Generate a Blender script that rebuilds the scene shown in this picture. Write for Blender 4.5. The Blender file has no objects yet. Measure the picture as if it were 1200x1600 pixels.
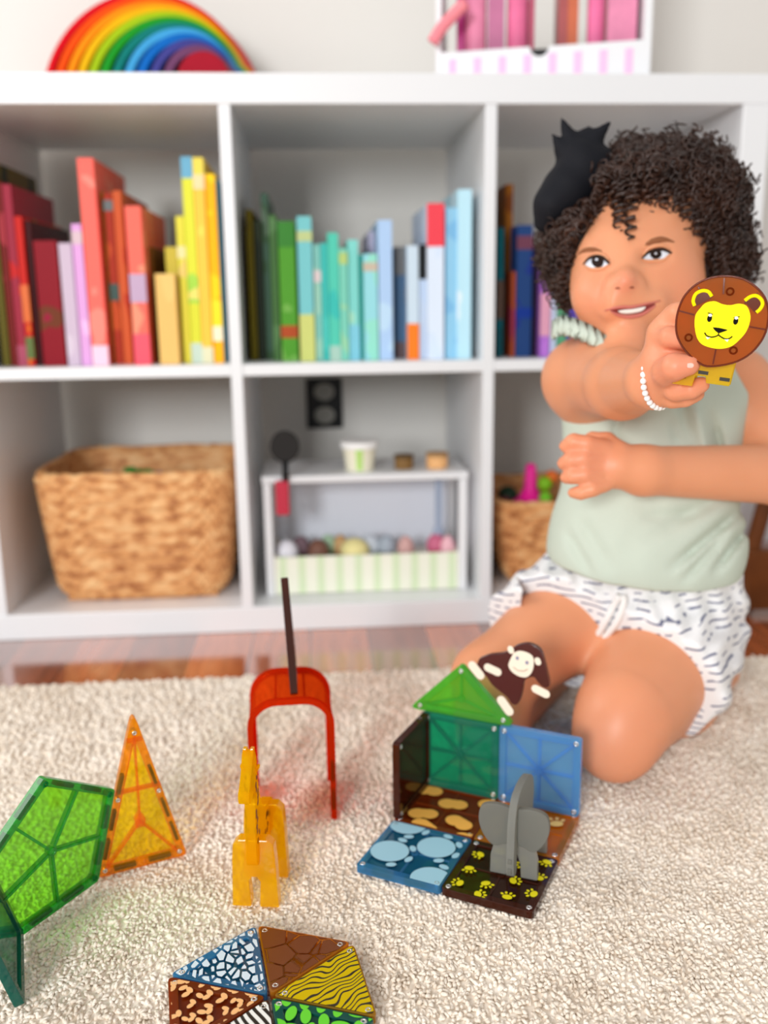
import bpy, math, random
import numpy as np
from mathutils import Vector, Matrix
from mathutils.bvhtree import BVHTree
random.seed(4); RNG = np.random.default_rng(4)
SC = bpy.context.scene; COL = SC.collection
pi = math.pi
def srgb(r, g, b):
    f = lambda c: (c/255/12.92) if c/255 <= .04045 else ((c/255+.055)/1.055)**2.4
    return (f(r), f(g), f(b), 1)

# ------------------------------------------------------------------ camera
CF = 1466.75; CP = np.array([.1042, -1.3163, .4761]); CR = (-.2244, .0134, -.0675)
def rotm(rx, ry, rz):
    cx, sx, cy, sy, cz, sz = math.cos(rx), math.sin(rx), math.cos(ry), math.sin(ry), math.cos(rz), math.sin(rz)
    X = np.array([[1,0,0],[0,cx,-sx],[0,sx,cx]]); Y = np.array([[cy,0,sy],[0,1,0],[-sy,0,cy]]); Z = np.array([[cz,-sz,0],[sz,cz,0],[0,0,1]])
    return Z@X@Y
RM = rotm(*CR); CX, CY, CZ = RM[:,0], RM[:,1], RM[:,2]      # camera right, forward, up
cam_d = bpy.data.cameras.new('camera'); cam = bpy.data.objects.new('camera', cam_d); COL.objects.link(cam)
cam_d.sensor_fit = 'VERTICAL'; cam_d.sensor_height = 36; cam_d.lens = 36*CF/1600
cam.matrix_world = Matrix([[CX[0], CZ[0], -CY[0], CP[0]], [CX[1], CZ[1], -CY[1], CP[1]], [CX[2], CZ[2], -CY[2], CP[2]], [0,0,0,1]])
cam_d.clip_start = .02
cam_d.dof.use_dof = True; cam_d.dof.focus_distance = .665; cam_d.dof.aperture_fstop = 3.4
SC.camera = cam
# ------------------------------------------------------------------ world, light, exposure
SC.view_settings.view_transform = 'Standard'; SC.view_settings.look = 'None'; SC.view_settings.gamma = 1
SC.view_settings.use_curve_mapping = False; SC.view_settings.exposure = -.36
w = bpy.data.worlds.new('world'); SC.world = w; w.use_nodes = True
w.node_tree.nodes['Background'].inputs[0].default_value = (1.0, .985, .965, 1)
w.node_tree.nodes['Background'].inputs[1].default_value = .80
def area(name, loc, aim, sx, sy, power, col=(1,1,1)):
    l = bpy.data.lights.new(name, 'AREA'); l.shape = 'RECTANGLE'; l.size = sx; l.size_y = sy; l.energy = power; l.color = col
    o = bpy.data.objects.new(name, l); COL.objects.link(o); o.location = loc
    o.rotation_euler = (Vector(aim)-Vector(loc)).to_track_quat('-Z', 'Y').to_euler(); return o
area('window_light', (-1.15, -3.6, 1.15), (.15, 0, .3), .8, .8, 108, (.965, .985, 1))
area('left_window_light', (-1.75, -.42, 1.45), (.1, -.5, .1), .9, .9, 20, (1, .985, .96))
SC.cycles.transparent_max_bounces = 24; SC.cycles.max_bounces = 12

def D3(u, v): return CX*((u-600)/CF) + CY + CZ*((800-v)/CF)
def A(u, v, d): return CP + D3(u, v)*d                         # a point seen at (u, v), d metres ahead
def Zp(u, v, z): r = D3(u, v); return CP + r*((z-CP[2])/r[2])  # ... at height z
def Yp(u, v, y): r = D3(u, v); return CP + r*((y-CP[1])/r[1])  # ... at distance y from the shelf front

# ------------------------------------------------------------------ object helpers
def tag(o, label=None, cat=None, group=None, kind=None):
    if label: o['label'] = label
    if cat: o['category'] = cat
    if group: o['group'] = group
    if kind: o['kind'] = kind
    return o
def empty(name, loc, label, cat, group=None, M=None):
    o = bpy.data.objects.new(name, None); COL.objects.link(o); o.empty_display_size = .01
    if M is not None: o.matrix_world = M
    else: o.location = loc
    return tag(o, label, cat, group)
def mesh(name, V, F, mat, parent=None, smooth=False, bevel=0, seg=2):
    me = bpy.data.meshes.new(name); me.from_pydata([tuple(map(float, v)) for v in V], [], [tuple(map(int, f)) for f in F]); me.update()
    if smooth: me.polygons.foreach_set('use_smooth', [True]*len(me.polygons))
    me.materials.append(mat); o = bpy.data.objects.new(name, me); COL.objects.link(o)
    if parent: o.parent = parent
    if bevel:
        b = o.modifiers.new('bevel', 'BEVEL'); b.width = bevel; b.segments = seg; b.limit_method = 'ANGLE'
    return o
class G:                                                   # geometry collector
    def __init__(s): s.V = []; s.F = []
    def add(s, V, F):
        n = len(s.V); s.V += [tuple(map(float, v)) for v in V]; s.F += [tuple(int(i)+n for i in f) for f in F]; return s
    def box(s, x0, x1, y0, y1, z0, z1):
        return s.add([(x0,y0,z0),(x1,y0,z0),(x1,y1,z0),(x0,y1,z0),(x0,y0,z1),(x1,y0,z1),(x1,y1,z1),(x0,y1,z1)],
              [(0,3,2,1),(4,5,6,7),(0,1,5,4),(1,2,6,5),(2,3,7,6),(3,0,4,7)])
    def prism(s, loop, z0, z1):
        n = len(loop)
        return s.add([(x,y,z0) for x,y in loop]+[(x,y,z1) for x,y in loop],
              [tuple(range(n-1,-1,-1)), tuple(range(n,2*n))]+[(i,(i+1)%n,n+(i+1)%n,n+i) for i in range(n)])
    def ring(s, lo, li, z0, z1):
        n = len(lo); V = [(x,y,z) for L in (lo,li) for z in (z0,z1) for x,y in L]
        F = []
        for i in range(n):
            j = (i+1)%n
            F += [(i,j,n+j,n+i), (2*n+j,2*n+i,3*n+i,3*n+j), (n+i,n+j,3*n+j,3*n+i), (j,i,2*n+i,2*n+j)]
        return s.add(V, F)
    def tube(s, P, r, n=8, cap=True, closed=False):
        P = [np.array(p, float) for p in P]; m = len(P); R = r if hasattr(r, '__len__') else [r]*m
        V = []; up = None
        for i, p in enumerate(P):
            a = P[(i+1)%m] if (closed or i < m-1) else p; b = P[i-1] if (closed or i > 0) else p
            t = a-b; t = t/(np.linalg.norm(t)+1e-12)
            if up is None: up = np.array([0,0,1.]) if abs(t[2]) < .9 else np.array([1.,0,0])
            x = np.cross(t, up); x /= np.linalg.norm(x)+1e-12; y = np.cross(x, t); up = y
            for k in range(n): V.append(p+R[i]*(x*math.cos(2*pi*k/n)+y*math.sin(2*pi*k/n)))
        F = [(i*n+k, i*n+(k+1)%n, ((i+1)%m)*n+(k+1)%n, ((i+1)%m)*n+k) for i in range(m if closed else m-1) for k in range(n)]
        if cap and not closed: F += [tuple(range(n-1,-1,-1)), tuple((m-1)*n+k for k in range(n))]
        return s.add(V, F)
    def ball(s, c, r, M=None, nu=12, nv=8):
        r = np.array(r if hasattr(r, '__len__') else [r]*3, float); V = [(0,0,1)]
        for j in range(1, nv):
            for i in range(nu):
                a = pi*j/nv; b = 2*pi*i/nu; V.append((math.sin(a)*math.cos(b), math.sin(a)*math.sin(b), math.cos(a)))
        V.append((0,0,-1)); V = np.array(V)*r
        if M is not None: V = V@np.array(M).T
        F = [(0,1+i,1+(i+1)%nu) for i in range(nu)]
        for j in range(nv-2):
            for i in range(nu): a = 1+j*nu+i; b = 1+j*nu+(i+1)%nu; F.append((a,a+nu,b+nu,b))
        L = len(V)-1; F += [(L,1+(nv-2)*nu+(i+1)%nu,1+(nv-2)*nu+i) for i in range(nu)]
        return s.add(V+np.array(c), F)
    def lathe(s, prof, c=(0,0,0), n=32):
        V = [(c[0]+r*math.cos(2*pi*k/n), c[1]+r*math.sin(2*pi*k/n), c[2]+z) for r, z in prof for k in range(n)]
        F = [(i*n+k, i*n+(k+1)%n, (i+1)*n+(k+1)%n, (i+1)*n+k) for i in range(len(prof)-1) for k in range(n)]
        return s.add(V, F)
    def make(s, name, mat, parent=None, smooth=False, bevel=0): return mesh(name, s.V, s.F, mat, parent, smooth, bevel)
def smoothpath(P, n=6):
    P = [np.array(p, float) for p in P]; out = []
    Q = [2*P[0]-P[1]]+P+[2*P[-1]-P[-2]]
    for i in range(1, len(Q)-2):
        for k in range(n):
            t = k/n; a, b, c, d = Q[i-1], Q[i], Q[i+1], Q[i+2]
            out.append(.5*((2*b)+(-a+c)*t+(2*a-5*b+4*c-d)*t*t+(-a+3*b-3*c+d)*t**3))
    return out+[P[-1]]
def inset(P, d):
    P = [np.array(p, float) for p in P]; n = len(P); out = []
    for i in range(n):
        a, b, c = P[i-1], P[i], P[(i+1)%n]
        e = (b-a)/np.linalg.norm(b-a); f = (c-b)/np.linalg.norm(c-b)
        n1 = np.array([-e[1], e[0]]); n2 = np.array([-f[1], f[0]])
        out.append(b+(n1+n2)*d/(1+n1@n2))
    return out
def rounded(P, r, k=5):
    P = [np.array(p, float) for p in P]; n = len(P); out = []
    for i in range(n):
        a, b, c = P[i-1], P[i], P[(i+1)%n]
        e = (a-b)/np.linalg.norm(a-b); f = (c-b)/np.linalg.norm(c-b)
        ang = math.acos(max(-1, min(1, e@f))); t = r/math.tan(ang/2)
        s, q = b+e*t, b+f*t
        for j in range(k):
            x = j/(k-1); out.append((1-x)**2*s+2*x*(1-x)*b+x*x*q)
    return out

# ------------------------------------------------------------------ material helpers
def newmat(name):
    m = bpy.data.materials.new(name); m.use_nodes = True; nt = m.node_tree
    return m, nt, nt.nodes, nt.links, nt.nodes['Principled BSDF']
def plain(name, col, rough=.5, spec=.25, bump=0, bscale=60, var=0, vscale=8, sss=0, metal=0, coat=0):
    m, nt, N, L, p = newmat(name)
    p.inputs['Base Color'].default_value = col; p.inputs['Roughness'].default_value = rough
    p.inputs['Specular IOR Level'].default_value = spec; p.inputs['Metallic'].default_value = metal; p.inputs['Coat Weight'].default_value = coat
    if sss: p.inputs['Subsurface Weight'].default_value = sss; p.inputs['Subsurface Radius'].default_value = (1,.4,.2); p.inputs['Subsurface Scale'].default_value = .006
    tc = N.new('ShaderNodeTexCoord')
    if var:
        n = N.new('ShaderNodeTexNoise'); n.inputs['Scale'].default_value = vscale; n.inputs['Detail'].default_value = 4; L.new(tc.outputs['Object'], n.inputs['Vector'])
        mx = N.new('ShaderNodeMixRGB'); mx.blend_type = 'MULTIPLY'; mx.inputs['Fac'].default_value = 1; mx.inputs[1].default_value = col
        rp = N.new('ShaderNodeValToRGB'); rp.color_ramp.elements[0].position = .3; rp.color_ramp.elements[1].position = .7
        rp.color_ramp.elements[0].color = (1-var,)*3+(1,); rp.color_ramp.elements[1].color = (1,1,1,1)
        L.new(n.outputs['Fac'], rp.inputs[0]); L.new(rp.outputs[0], mx.inputs[2]); L.new(mx.outputs[0], p.inputs['Base Color'])
    if bump:
        n = N.new('ShaderNodeTexNoise'); n.inputs['Scale'].default_value = bscale; n.inputs['Detail'].default_value = 3; L.new(tc.outputs['Object'], n.inputs['Vector'])
        b = N.new('ShaderNodeBump'); b.inputs['Strength'].default_value = bump; b.inputs['Distance'].default_value = .002
        L.new(n.outputs['Fac'], b.inputs['Height']); L.new(b.outputs[0], p.inputs['Normal'])
    return m
def clear(name, col, solid=.18, scol=None, rough=.06, emis=0):
    """coloured see-through plastic: filtered light, a little body colour and a glossy skin"""
    m, nt, N, L, p = newmat(name); N.remove(p); out = N['Material Output']
    t = N.new('ShaderNodeBsdfTransparent'); t.inputs[0].default_value = col
    s = N.new('ShaderNodeBsdfTranslucent'); s.inputs[0].default_value = scol or col
    d = N.new('ShaderNodeBsdfDiffuse'); d.inputs[0].default_value = scol or col
    sd = N.new('ShaderNodeMixShader'); sd.inputs[0].default_value = .5; L.new(s.outputs[0], sd.inputs[1]); L.new(d.outputs[0], sd.inputs[2])
    a = N.new('ShaderNodeMixShader'); a.inputs[0].default_value = solid; L.new(t.outputs[0], a.inputs[1]); L.new(sd.outputs[0], a.inputs[2])
    g = N.new('ShaderNodeBsdfGlossy'); g.inputs['Roughness'].default_value = rough
    fr = N.new('ShaderNodeFresnel'); fr.inputs[0].default_value = 1.5
    ge = N.new('ShaderNodeNewGeometry'); iv = N.new('ShaderNodeMath'); iv.operation = 'MULTIPLY_ADD'; iv.inputs[1].default_value = -1; iv.inputs[2].default_value = 1; L.new(ge.outputs['Backfacing'], iv.inputs[0])
    fm = N.new('ShaderNodeMath'); fm.operation = 'MULTIPLY'; L.new(fr.outputs[0], fm.inputs[0]); L.new(iv.outputs[0], fm.inputs[1])
    b = N.new('ShaderNodeMixShader'); L.new(fm.outputs[0], b.inputs[0]); L.new(a.outputs[0], b.inputs[1]); L.new(g.outputs[0], b.inputs[2])
    L.new(b.outputs[0], out.inputs[0]); return m
def ink(name, col, mode, scale, lo, hi, col2=None, stretch=(1,1,1), dist=3, rot=0):
    """printed pattern: opaque ink where the mask is on, nothing elsewhere (or a second ink)"""
    m, nt, N, L, p = newmat(name); out = N['Material Output']
    p.inputs['Base Color'].default_value = col; p.inputs['Roughness'].default_value = .35
    tc = N.new('ShaderNodeTexCoord'); mp = N.new('ShaderNodeMapping'); mp.inputs['Scale'].default_value = stretch; mp.inputs['Rotation'].default_value = (0,0,rot); L.new(tc.outputs['Object'], mp.inputs[0])
    if mode == 'cells':
        x = N.new('ShaderNodeTexVoronoi'); x.feature = 'DISTANCE_TO_EDGE'; x.inputs['Scale'].default_value = scale; L.new(mp.outputs[0], x.inputs['Vector']); o = x.outputs['Distance']
    elif mode == 'wave':
        x = N.new('ShaderNodeTexWave'); x.inputs['Scale'].default_value = scale; x.inputs['Distortion'].default_value = dist; x.inputs['Detail'].default_value = 1; x.inputs['Detail Scale'].default_value = .6
        L.new(mp.outputs[0], x.inputs['Vector']); o = x.outputs['Fac']
    r = N.new('ShaderNodeMapRange'); r.inputs['From Min'].default_value = lo; r.inputs['From Max'].default_value = hi; L.new(o, r.inputs['Value'])
    t = N.new('ShaderNodeBsdfTransparent')
    if col2: t = N.new('ShaderNodeBsdfDiffuse'); t.inputs[0].default_value = col2
    mx = N.new('ShaderNodeMixShader'); L.new(r.outputs[0], mx.inputs[0]); L.new(t.outputs[0], mx.inputs[1]); L.new(p.outputs[0], mx.inputs[2]); L.new(mx.outputs[0], out.inputs[0])
    return m
M_white = plain('white_lacquer', srgb(233,234,236), .35, .4)
M_wall = plain('wall_paint', srgb(228,225,219), .8, .2, bump=.05, bscale=200)
M_steel = plain('steel_rivet', (.75,.75,.75,1), .25, metal=1)
M_magnet = plain('dark_magnet', srgb(42,36,20), .45)
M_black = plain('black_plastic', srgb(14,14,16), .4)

# ------------------------------------------------------------------ the room
def wood_floor():
    m, nt, N, L, p = newmat('jatoba_boards')
    tc = N.new('ShaderNodeTexCoord'); mp = N.new('ShaderNodeMapping'); mp.inputs['Rotation'].default_value = (0,0,pi/2); L.new(tc.outputs['Object'], mp.inputs[0])
    br = N.new('ShaderNodeTexBrick'); br.offset = .4; br.inputs['Scale'].default_value = 1
    br.inputs['Brick Width'].default_value = .85; br.inputs['Row Height'].default_value = .083; br.inputs['Mortar Size'].default_value = .0012
    br.inputs['Color1'].default_value = srgb(196,104,58); br.inputs['Color2'].default_value = srgb(112,52,30); br.inputs['Mortar'].default_value = srgb(40,18,10); br.inputs['Bias'].default_value = -.1
    L.new(mp.outputs[0], br.inputs['Vector'])
    n = N.new('ShaderNodeTexNoise'); n.inputs['Scale'].default_value = 9; n.inputs['Detail'].default_value = 6
    m2 = N.new('ShaderNodeMapping'); m2.inputs['Scale'].default_value = (9,1,1); L.new(tc.outputs['Object'], m2.inputs[0]); L.new(m2.outputs[0], n.inputs['Vector'])
    mx = N.new('ShaderNodeMixRGB'); mx.blend_type = 'OVERLAY'; mx.inputs['Fac'].default_value = .7; L.new(br.outputs['Color'], mx.inputs[1]); L.new(n.outputs['Fac'], mx.inputs[2]); L.new(mx.outputs[0], p.inputs['Base Color'])
    p.inputs['Roughness'].default_value = .14; p.inputs['Specular IOR Level'].default_value = .9; p.inputs['Coat Weight'].default_value = 1; p.inputs['Coat IOR'].default_value = 1.8; p.inputs['Coat Roughness'].default_value = .10
    return m
tag(G().box(-3, 3.2, -4, .44, -.05, 0).make('floor', wood_floor()), kind='structure')
tag(G().box(-3, 3.2, .418, .5, 0, 2.5).make('wall_back', M_wall), kind='structure')
tag(G().box(-3, 3.2, .405, .418, 0, .085).make('baseboard_back', M_white, bevel=.003), kind='structure')

# cube shelf: 5 columns x 2 rows, we see three columns
S, T, O_, DEP, HT = .335, .016, .038, .39, .762
shelf = empty('cube_shelf', (0,0,0), 'long white cube shelving unit standing on the wood floor, holding books and baskets', 'shelf')
XL, XR = -.702-S-.016-O_+.351-.016+.016, .686+O_
XL = -.351-T-S-O_
G().box(XL, XR, 0, DEP, .724, HT).make('top_board', M_white, shelf, bevel=.0015)
G().box(XL, XR, 0, DEP, 0, .038).make('bottom_board', M_white, shelf, bevel=.0015)
G().box(XR-O_, XR, 0, DEP, .038, .724).make('side_panel', M_white, shelf, bevel=.0015)
G().box(XL, XL+O_, 0, DEP, .038, .724).make('side_panel', M_white, shelf, bevel=.0015)
for x in (-.351-T, -.016, .335):
    G().box(x, x+T, .001, DEP, .038, .724).make('vertical_divider', M_white, shelf, bevel=.001)
for x in (-.351-T-S, -.351, 0, .351):
    G().box(x, x+S, .002, DEP, .373, .389).make('middle_board', M_white, shelf, bevel=.001)

# ------------------------------------------------------------------ books
def bookmat(c, spots, seed):
    m, nt, N, L, p = newmat('book_cover')
    p.inputs['Roughness'].default_value = .5; p.inputs['Specular IOR Level'].default_value = .15
    tc = N.new('ShaderNodeTexCoord'); mp = N.new('ShaderNodeMapping'); mp.inputs['Location'].default_value = (seed*1.7, seed*.37, seed*.91); mp.inputs['Scale'].default_value = (1,1,.7)
    L.new(tc.outputs['Object'], mp.inputs[0])
    v = N.new('ShaderNodeTexNoise'); v.inputs['Scale'].default_value = 26; v.inputs['Detail'].default_value = 1; L.new(mp.outputs[0], v.inputs['Vector'])
    r = N.new('ShaderNodeValToRGB'); r.color_ramp.interpolation = 'CONSTANT'
    r.color_ramp.elements[0].color = srgb(*c); r.color_ramp.elements[0].position = 0
    r.color_ramp.elements[1].color = srgb(*spots[0]); r.color_ramp.elements[1].position = .6
    e = r.color_ramp.elements.new(.68); e.color = srgb(*spots[-1])
    L.new(v.outputs['Fac'], r.inputs[0]); L.new(r.outputs[0], p.inputs['Base Color'])
    return m
M_page = plain('paper', srgb(235,228,210), .8, .1)
def book(u0, u1, vt, c, word, yf=.03, spots=((240,230,200),), band=None, row=None, depth=.21, side=None, vb=563, z0=.389):
    a = Yp(u0, vb, yf)[0]; b = Yp(u1, vb, yf)[0]; w_ = (b-a)-.0006; h = Yp((u0+u1)/2-12, vt, yf)[2]-z0
    depth = min({'shortest thick tan book in the upper left cubby': .029, 'pale cyan book with a small orange dot at its top': .076}.get(word, depth), DEP-yf-.02)
    o = empty('book', ((a+b)/2, yf, z0+.0003), word, 'book', row)
    t = min(.0022, w_*.2); x = w_/2
    m = bookmat(c, spots, book.n); book.n += 1
    g = G().box(-x, x, 0, t, 0, h).box(-x, -x+t, t, depth, 0, h).box(x-t, x, t, depth, 0, h)
    g.make('cover', m, o, bevel=.0006)
    G().box(-x+t+.0002, x-t-.0002, t+.0003, depth-.004, .003, h-.003).make('page_block', M_page, o)
    for zb0, zb1, cb in (band or []):
        mb = plain('spine_band', srgb(*cb), .4)
        G().box(-x-.0003, x+.0003, -.0004, t+.001, h*zb0, h*zb1).make('spine_band', mb, o)
    return o
book.n = 0
R1, R2, R3 = 'books in the upper left cubby', 'books in the upper middle cubby', 'books in the upper right cubby'
Yl, Wh, Rd, Gn = (230,210,90), (240,235,225), (190,30,30), (60,130,70)
for a in [
 (4,17,250,(98,88,12),'tall olive and dark green picture book, leftmost in the upper left cubby',.05,((30,50,20),(20,30,20)),None),
 (18,29,284,(120,22,16),'dark red book with pinkish marks, second from the left in the upper left cubby',.045,((170,50,60),),None),
 (29,43,288,(160,40,62),'raspberry red book just right of the dark red one at the far left',.04,((200,30,30),(120,90,40)),[(.0,.12,(170,60,90))]),
 (43,55,338,(205,32,22),'bright red book with an orange and green lower spine, upper left cubby',.04,((225,110,20),(90,120,40)),[(.3,.55,(222,100,10)),(.05,.2,(90,110,40))]),
 (57,67,345,(70,12,16),'very dark maroon book behind the short crimson book',.05,((30,20,20),(130,20,20)),None),
 (68,104,376,(138,4,26),'short thick crimson book left of the pale lilac book',.035,((110,50,20),(150,10,50)),None),
 (106,127,380,(205,186,205),'short pale greyish lilac book beside the crimson book',.035,((215,200,215),),None),
 (128,144,350,(224,164,222),'pink lilac book immediately left of the tallest coral book',.03,((240,190,235),),[(.86,.95,(210,180,190))]),
 (145,170,247,(255,110,98),'tallest coral red book with a pale pink foot, upper left cubby',.03,((255,140,125),),[(0,.1,(245,205,225))]),
 (175,181,300,(170,150,20),'thin olive yellow book right of the tall coral book',.06,((120,110,20),),None),
 (180,194,302,(172,48,20),'rust red book with a dark green band low on its spine',.05,((200,80,30),),[(.38,.48,(30,70,60)),(.9,.96,(90,100,100))]),
 (194,208,298,(208,92,44),'burnt orange book next to the rust red one',.045,((190,60,30),),None),
 (211,236,322,(250,112,96),'salmon book with a lilac grey band across the middle of its spine',.03,((250,150,120),),[(.4,.58,(190,160,190)),(0,.2,(240,80,100))]),
 (241,249,386,(128,88,34),'short brown book set back beside the salmon book',.07,((90,60,30),),None),
 (250,281,428,(236,192,112),'shortest thick tan book in the upper left cubby',.03,((240,200,120),),None),
 (268,287,386,(214,196,72),'mustard yellow book behind the short tan book',.062,((235,190,120),),None),
 (287,300,338,(232,222,74),'lemon yellow book left of the yellow book with a blue top',.05,((240,210,120),),[(.72,.8,(235,225,160))]),
 (300,317,245,(224,226,62),'tall lime yellow book with a blue top on its spine',.045,((170,220,80),(240,230,120)),[(.9,1.0,(96,168,200)),(0,.1,(200,220,205))]),
 (317,334,246,(248,202,76),'tall amber yellow book right of the one with a blue top',.045,((240,220,90),),[(.85,.92,(240,215,160)),(0,.08,(225,225,190))]),
 (335,350,272,(255,182,4),'orange yellow book with a white dot near its foot, upper left cubby',.04,((255,210,20),),[(.12,.2,(250,235,200)),(.2,.34,(255,222,0))]),
 (350,355,280,(92,156,186),'very thin blue book against the divider, last in the upper left cubby',.05,((92,156,186),),None)]:
    book(a[0], a[1], a[2], a[3], a[4], a[5], a[6], a[7], R1)
for a in [
 (393,404,328,(104,92,10),'olive green book, leftmost in the upper middle cubby',.07,((80,70,10),),None),
 (405,417,345,(26,36,22),'nearly black green book second in the upper middle cubby',.075,((40,50,30),),None),
 (417,428,302,(62,92,74),'tall dull dark green book left of the bright green ones',.08,((50,80,50),(90,110,90)),None),
 (428,440,336,(72,112,60),'moss green book beside the bright green book',.06,((90,130,80),),None),
 (441,467,346,(84,158,46),'bright green book with a dark green top and an orange red dot',.05,((120,180,80),),[(.82,1.0,(44,128,26)),(.17,.26,(180,70,10))]),
 (470,493,338,(122,200,204),'tall pale turquoise book with a yellow green lower half',.04,((170,210,160),),[(0,.33,(206,212,120)),(.83,.9,(190,205,140))]),
 (494,505,382,(134,200,190),'thin sea green book with a pale dot, right of the tall turquoise one',.045,((160,210,190),),[(.68,.78,(222,205,205))]),
 (505,516,380,(66,190,182),'thin saturated teal book in the run of teal books',.045,((80,200,190),),None),
 (516,533,364,(84,202,178),'mint book with a rounded spine slightly taller than the other teal books',.04,((60,190,180),),[(.0,.12,(170,205,190))]),
 (533,546,388,(124,206,184),'mint green book with a yellowish dot at its top',.04,((150,210,170),),[(.86,.96,(180,205,120))]),
 (546,563,375,(132,216,208),'light aqua book right of the mint book with a yellowish dot',.045,((170,225,200),),[(.0,.3,(130,205,225))]),
 (563,570,398,(20,150,140),'very thin dark teal book in the middle cubby',.05,((20,140,130),),None),
 (570,592,397,(152,218,226),'pale cyan book with a small orange dot at its top',.04,((150,225,205),),[(.84,.92,(200,185,165))]),
 (578,592,362,(184,178,200),'greyish lilac book set back behind the pale cyan book',.12,((184,178,200),),None),
 (593,615,344,(176,206,242),'tall pale periwinkle book in the middle cubby',.04,((190,220,245),),None),
 (618,635,386,(74,104,134),'slate blue book with a brown foot, set back in the middle cubby',.07,((80,110,90),),[(0,.15,(100,80,80)),(.75,1,(110,110,110))]),
 (637,655,384,(204,222,236),'white and pale blue book with an orange foot',.04,((225,222,220),),[(0,.32,(250,128,30))]),
 (655,667,382,(196,214,238),'pale blue book with a black top half inch of spine',.045,((200,215,235),),[(.7,1.0,(16,18,22))]),
 (668,694,318,(222,234,250),'tall white blue book with a bright red top on its spine',.035,((215,230,250),),[(.73,1.0,(240,70,84))]),
 (696,714,325,(150,206,236),'sky blue book next to the tallest pale blue book',.04,((130,190,230),),None),
 (714,736,296,(190,230,244),'tallest pale blue book, rightmost in the upper middle cubby',.035,((230,243,248),),None)]:
    book(a[0], a[1], a[2], a[3], a[4], a[5], a[6], a[7], R2)
for a in [
 (775,785,356,(4,94,106),'dark teal book against the divider in the upper right cubby',.05,((4,80,90),),[(0,.2,(0,80,90)),(.3,.6,(90,70,60))]),
 (786,798,288,(150,88,14),'tall orange brown book, tallest in the upper right cubby',.10,((120,60,10),),None),
 (798,804,425,(160,70,40),'short rusty thin book beside the navy book',.05,((150,50,70),),None),
 (805,829,352,(34,66,120),'navy blue book with a reddish dot at its top, left of the child\'s hair',.05,((30,50,130),(60,80,90)),[(.82,.92,(110,60,80)),(.3,.38,(10,50,140))]),
 (830,842,382,(34,20,46),'very dark purple book just right of the navy book',.06,((40,20,50),),None),
 (843,858,425,(176,108,206),'violet book with a pink spine label beside the child\'s hair',.04,((190,120,215),),[(.25,.75,(225,160,185))]),
 (859,868,455,(204,214,238),'thin pale blue book just right of the violet book',.045,((204,214,238),),None),
 (869,884,440,(90,160,120),'green book behind the child\'s collar in the upper right cubby',.045,((80,110,160),),None),
 (885,905,440,(92,72,170),'indigo book behind the child\'s cheek in the upper right cubby',.045,((200,170,120),),None)]:
    book(a[0], a[1], a[2], a[3], a[4], a[5], a[6], a[7], R3, vb=556)

# ------------------------------------------------------------------ stacking rainbow on top
rb = empty('stacking_rainbow', (0,0,0), 'wooden stacking rainbow toy of nested coloured arches on top of the shelf', 'toy')
RC = [(226,10,28),(250,84,10),(255,150,10),(250,190,10),(176,206,20),(30,160,40),(10,130,120),(70,170,225),(10,110,200),(70,70,150),(120,70,110),(176,24,46)]
pO = Yp(228, 140, .27); pI = Yp(316, 112, .045)
for i, c in enumerate(RC):
    f = i/11; cx_ = pO[0]+(pI[0]-pO[0])*f; cy_ = .27+(.045-.27)*f
    ro = .172-.0124*i; ri = ro-.0119 if i < 11 else 0
    g = G(); n = 40; dd = .07
    if ri > 0:
        V = []
        for k in range(n+1):
            a = pi*k/n
            for r_, y_ in ((ro,0),(ro,dd),(ri,dd),(ri,0)): V.append((-math.cos(a)*r_, y_, math.sin(a)*r_))
        F = [(4*k+j, 4*k+(j+1)%4, 4*k+4+(j+1)%4, 4*k+4+j) for k in range(n) for j in range(4)]+[(3,2,1,0),(4*n,4*n+1,4*n+2,4*n+3)]
        g.add(V, F)
    else:
        L = [(-math.cos(pi*k/n)*ro, math.sin(pi*k/n)*ro) for k in range(n+1)]; m_ = n+1
        g.add([(x,0,z) for x,z in L]+[(x,dd,z) for x,z in L], [tuple(range(m_-1,-1,-1)), tuple(range(m_,2*m_))]+[(k,(k+1)%m_,m_+(k+1)%m_,m_+k) for k in range(m_)])
    nm = 'arch' if ri > 0 else 'solid_centre'
    o = g.make(nm, plain('stained_'+nm, srgb(*[int(q*.93) for q in c]), .6, .08, var=.1, vscale=30), rb, bevel=.002)
    o.location = (cx_, cy_, HT+.0005); o.rotation_euler = (0,0,math.radians(-10))
    if ri == 0: o['label'] = 'dark red solid half disc'

# ------------------------------------------------------------------ pink striped toy bin on top
bx = empty('toy_bin', (0,0,0), 'white toy bin with pink striped front and dark finger notch on top of the shelf', 'bin')
pa = Yp(690, 118, .10); pb = Yp(1004, 118, .05); ang = math.atan2(pb[1]-pa[1], pb[0]-pa[0]); Wd = math.hypot(pb[0]-pa[0], pb[1]-pa[1])
bx.location = (pa[0], pa[1], HT+.0005); bx.rotation_euler = (0,0,ang)
zl = Yp(690, 86, .10)[2]-HT; zr = Yp(1000, 62, .05)[2]-HT; xn, rn = .49*Wd, .013
def zt(x): return zl+.003+(zr-zl-.003)*x/Wd
F_ = [(0,0),(Wd,0),(Wd,zt(Wd))]+[(xn+rn*math.cos(t), zt(xn)-rn*math.sin(t)) for t in np.linspace(0,pi,11)]+[(0,zt(0))]
g = G().prism(F_, -.009, 0); g.V = [(x,-z-.0,y) for x,y,z in g.V]; 
G.make(g, 'front_panel', M_white, bx, bevel=.001)
M_ps = plain('pink_stripe', srgb(246,196,230), .5)
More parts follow.
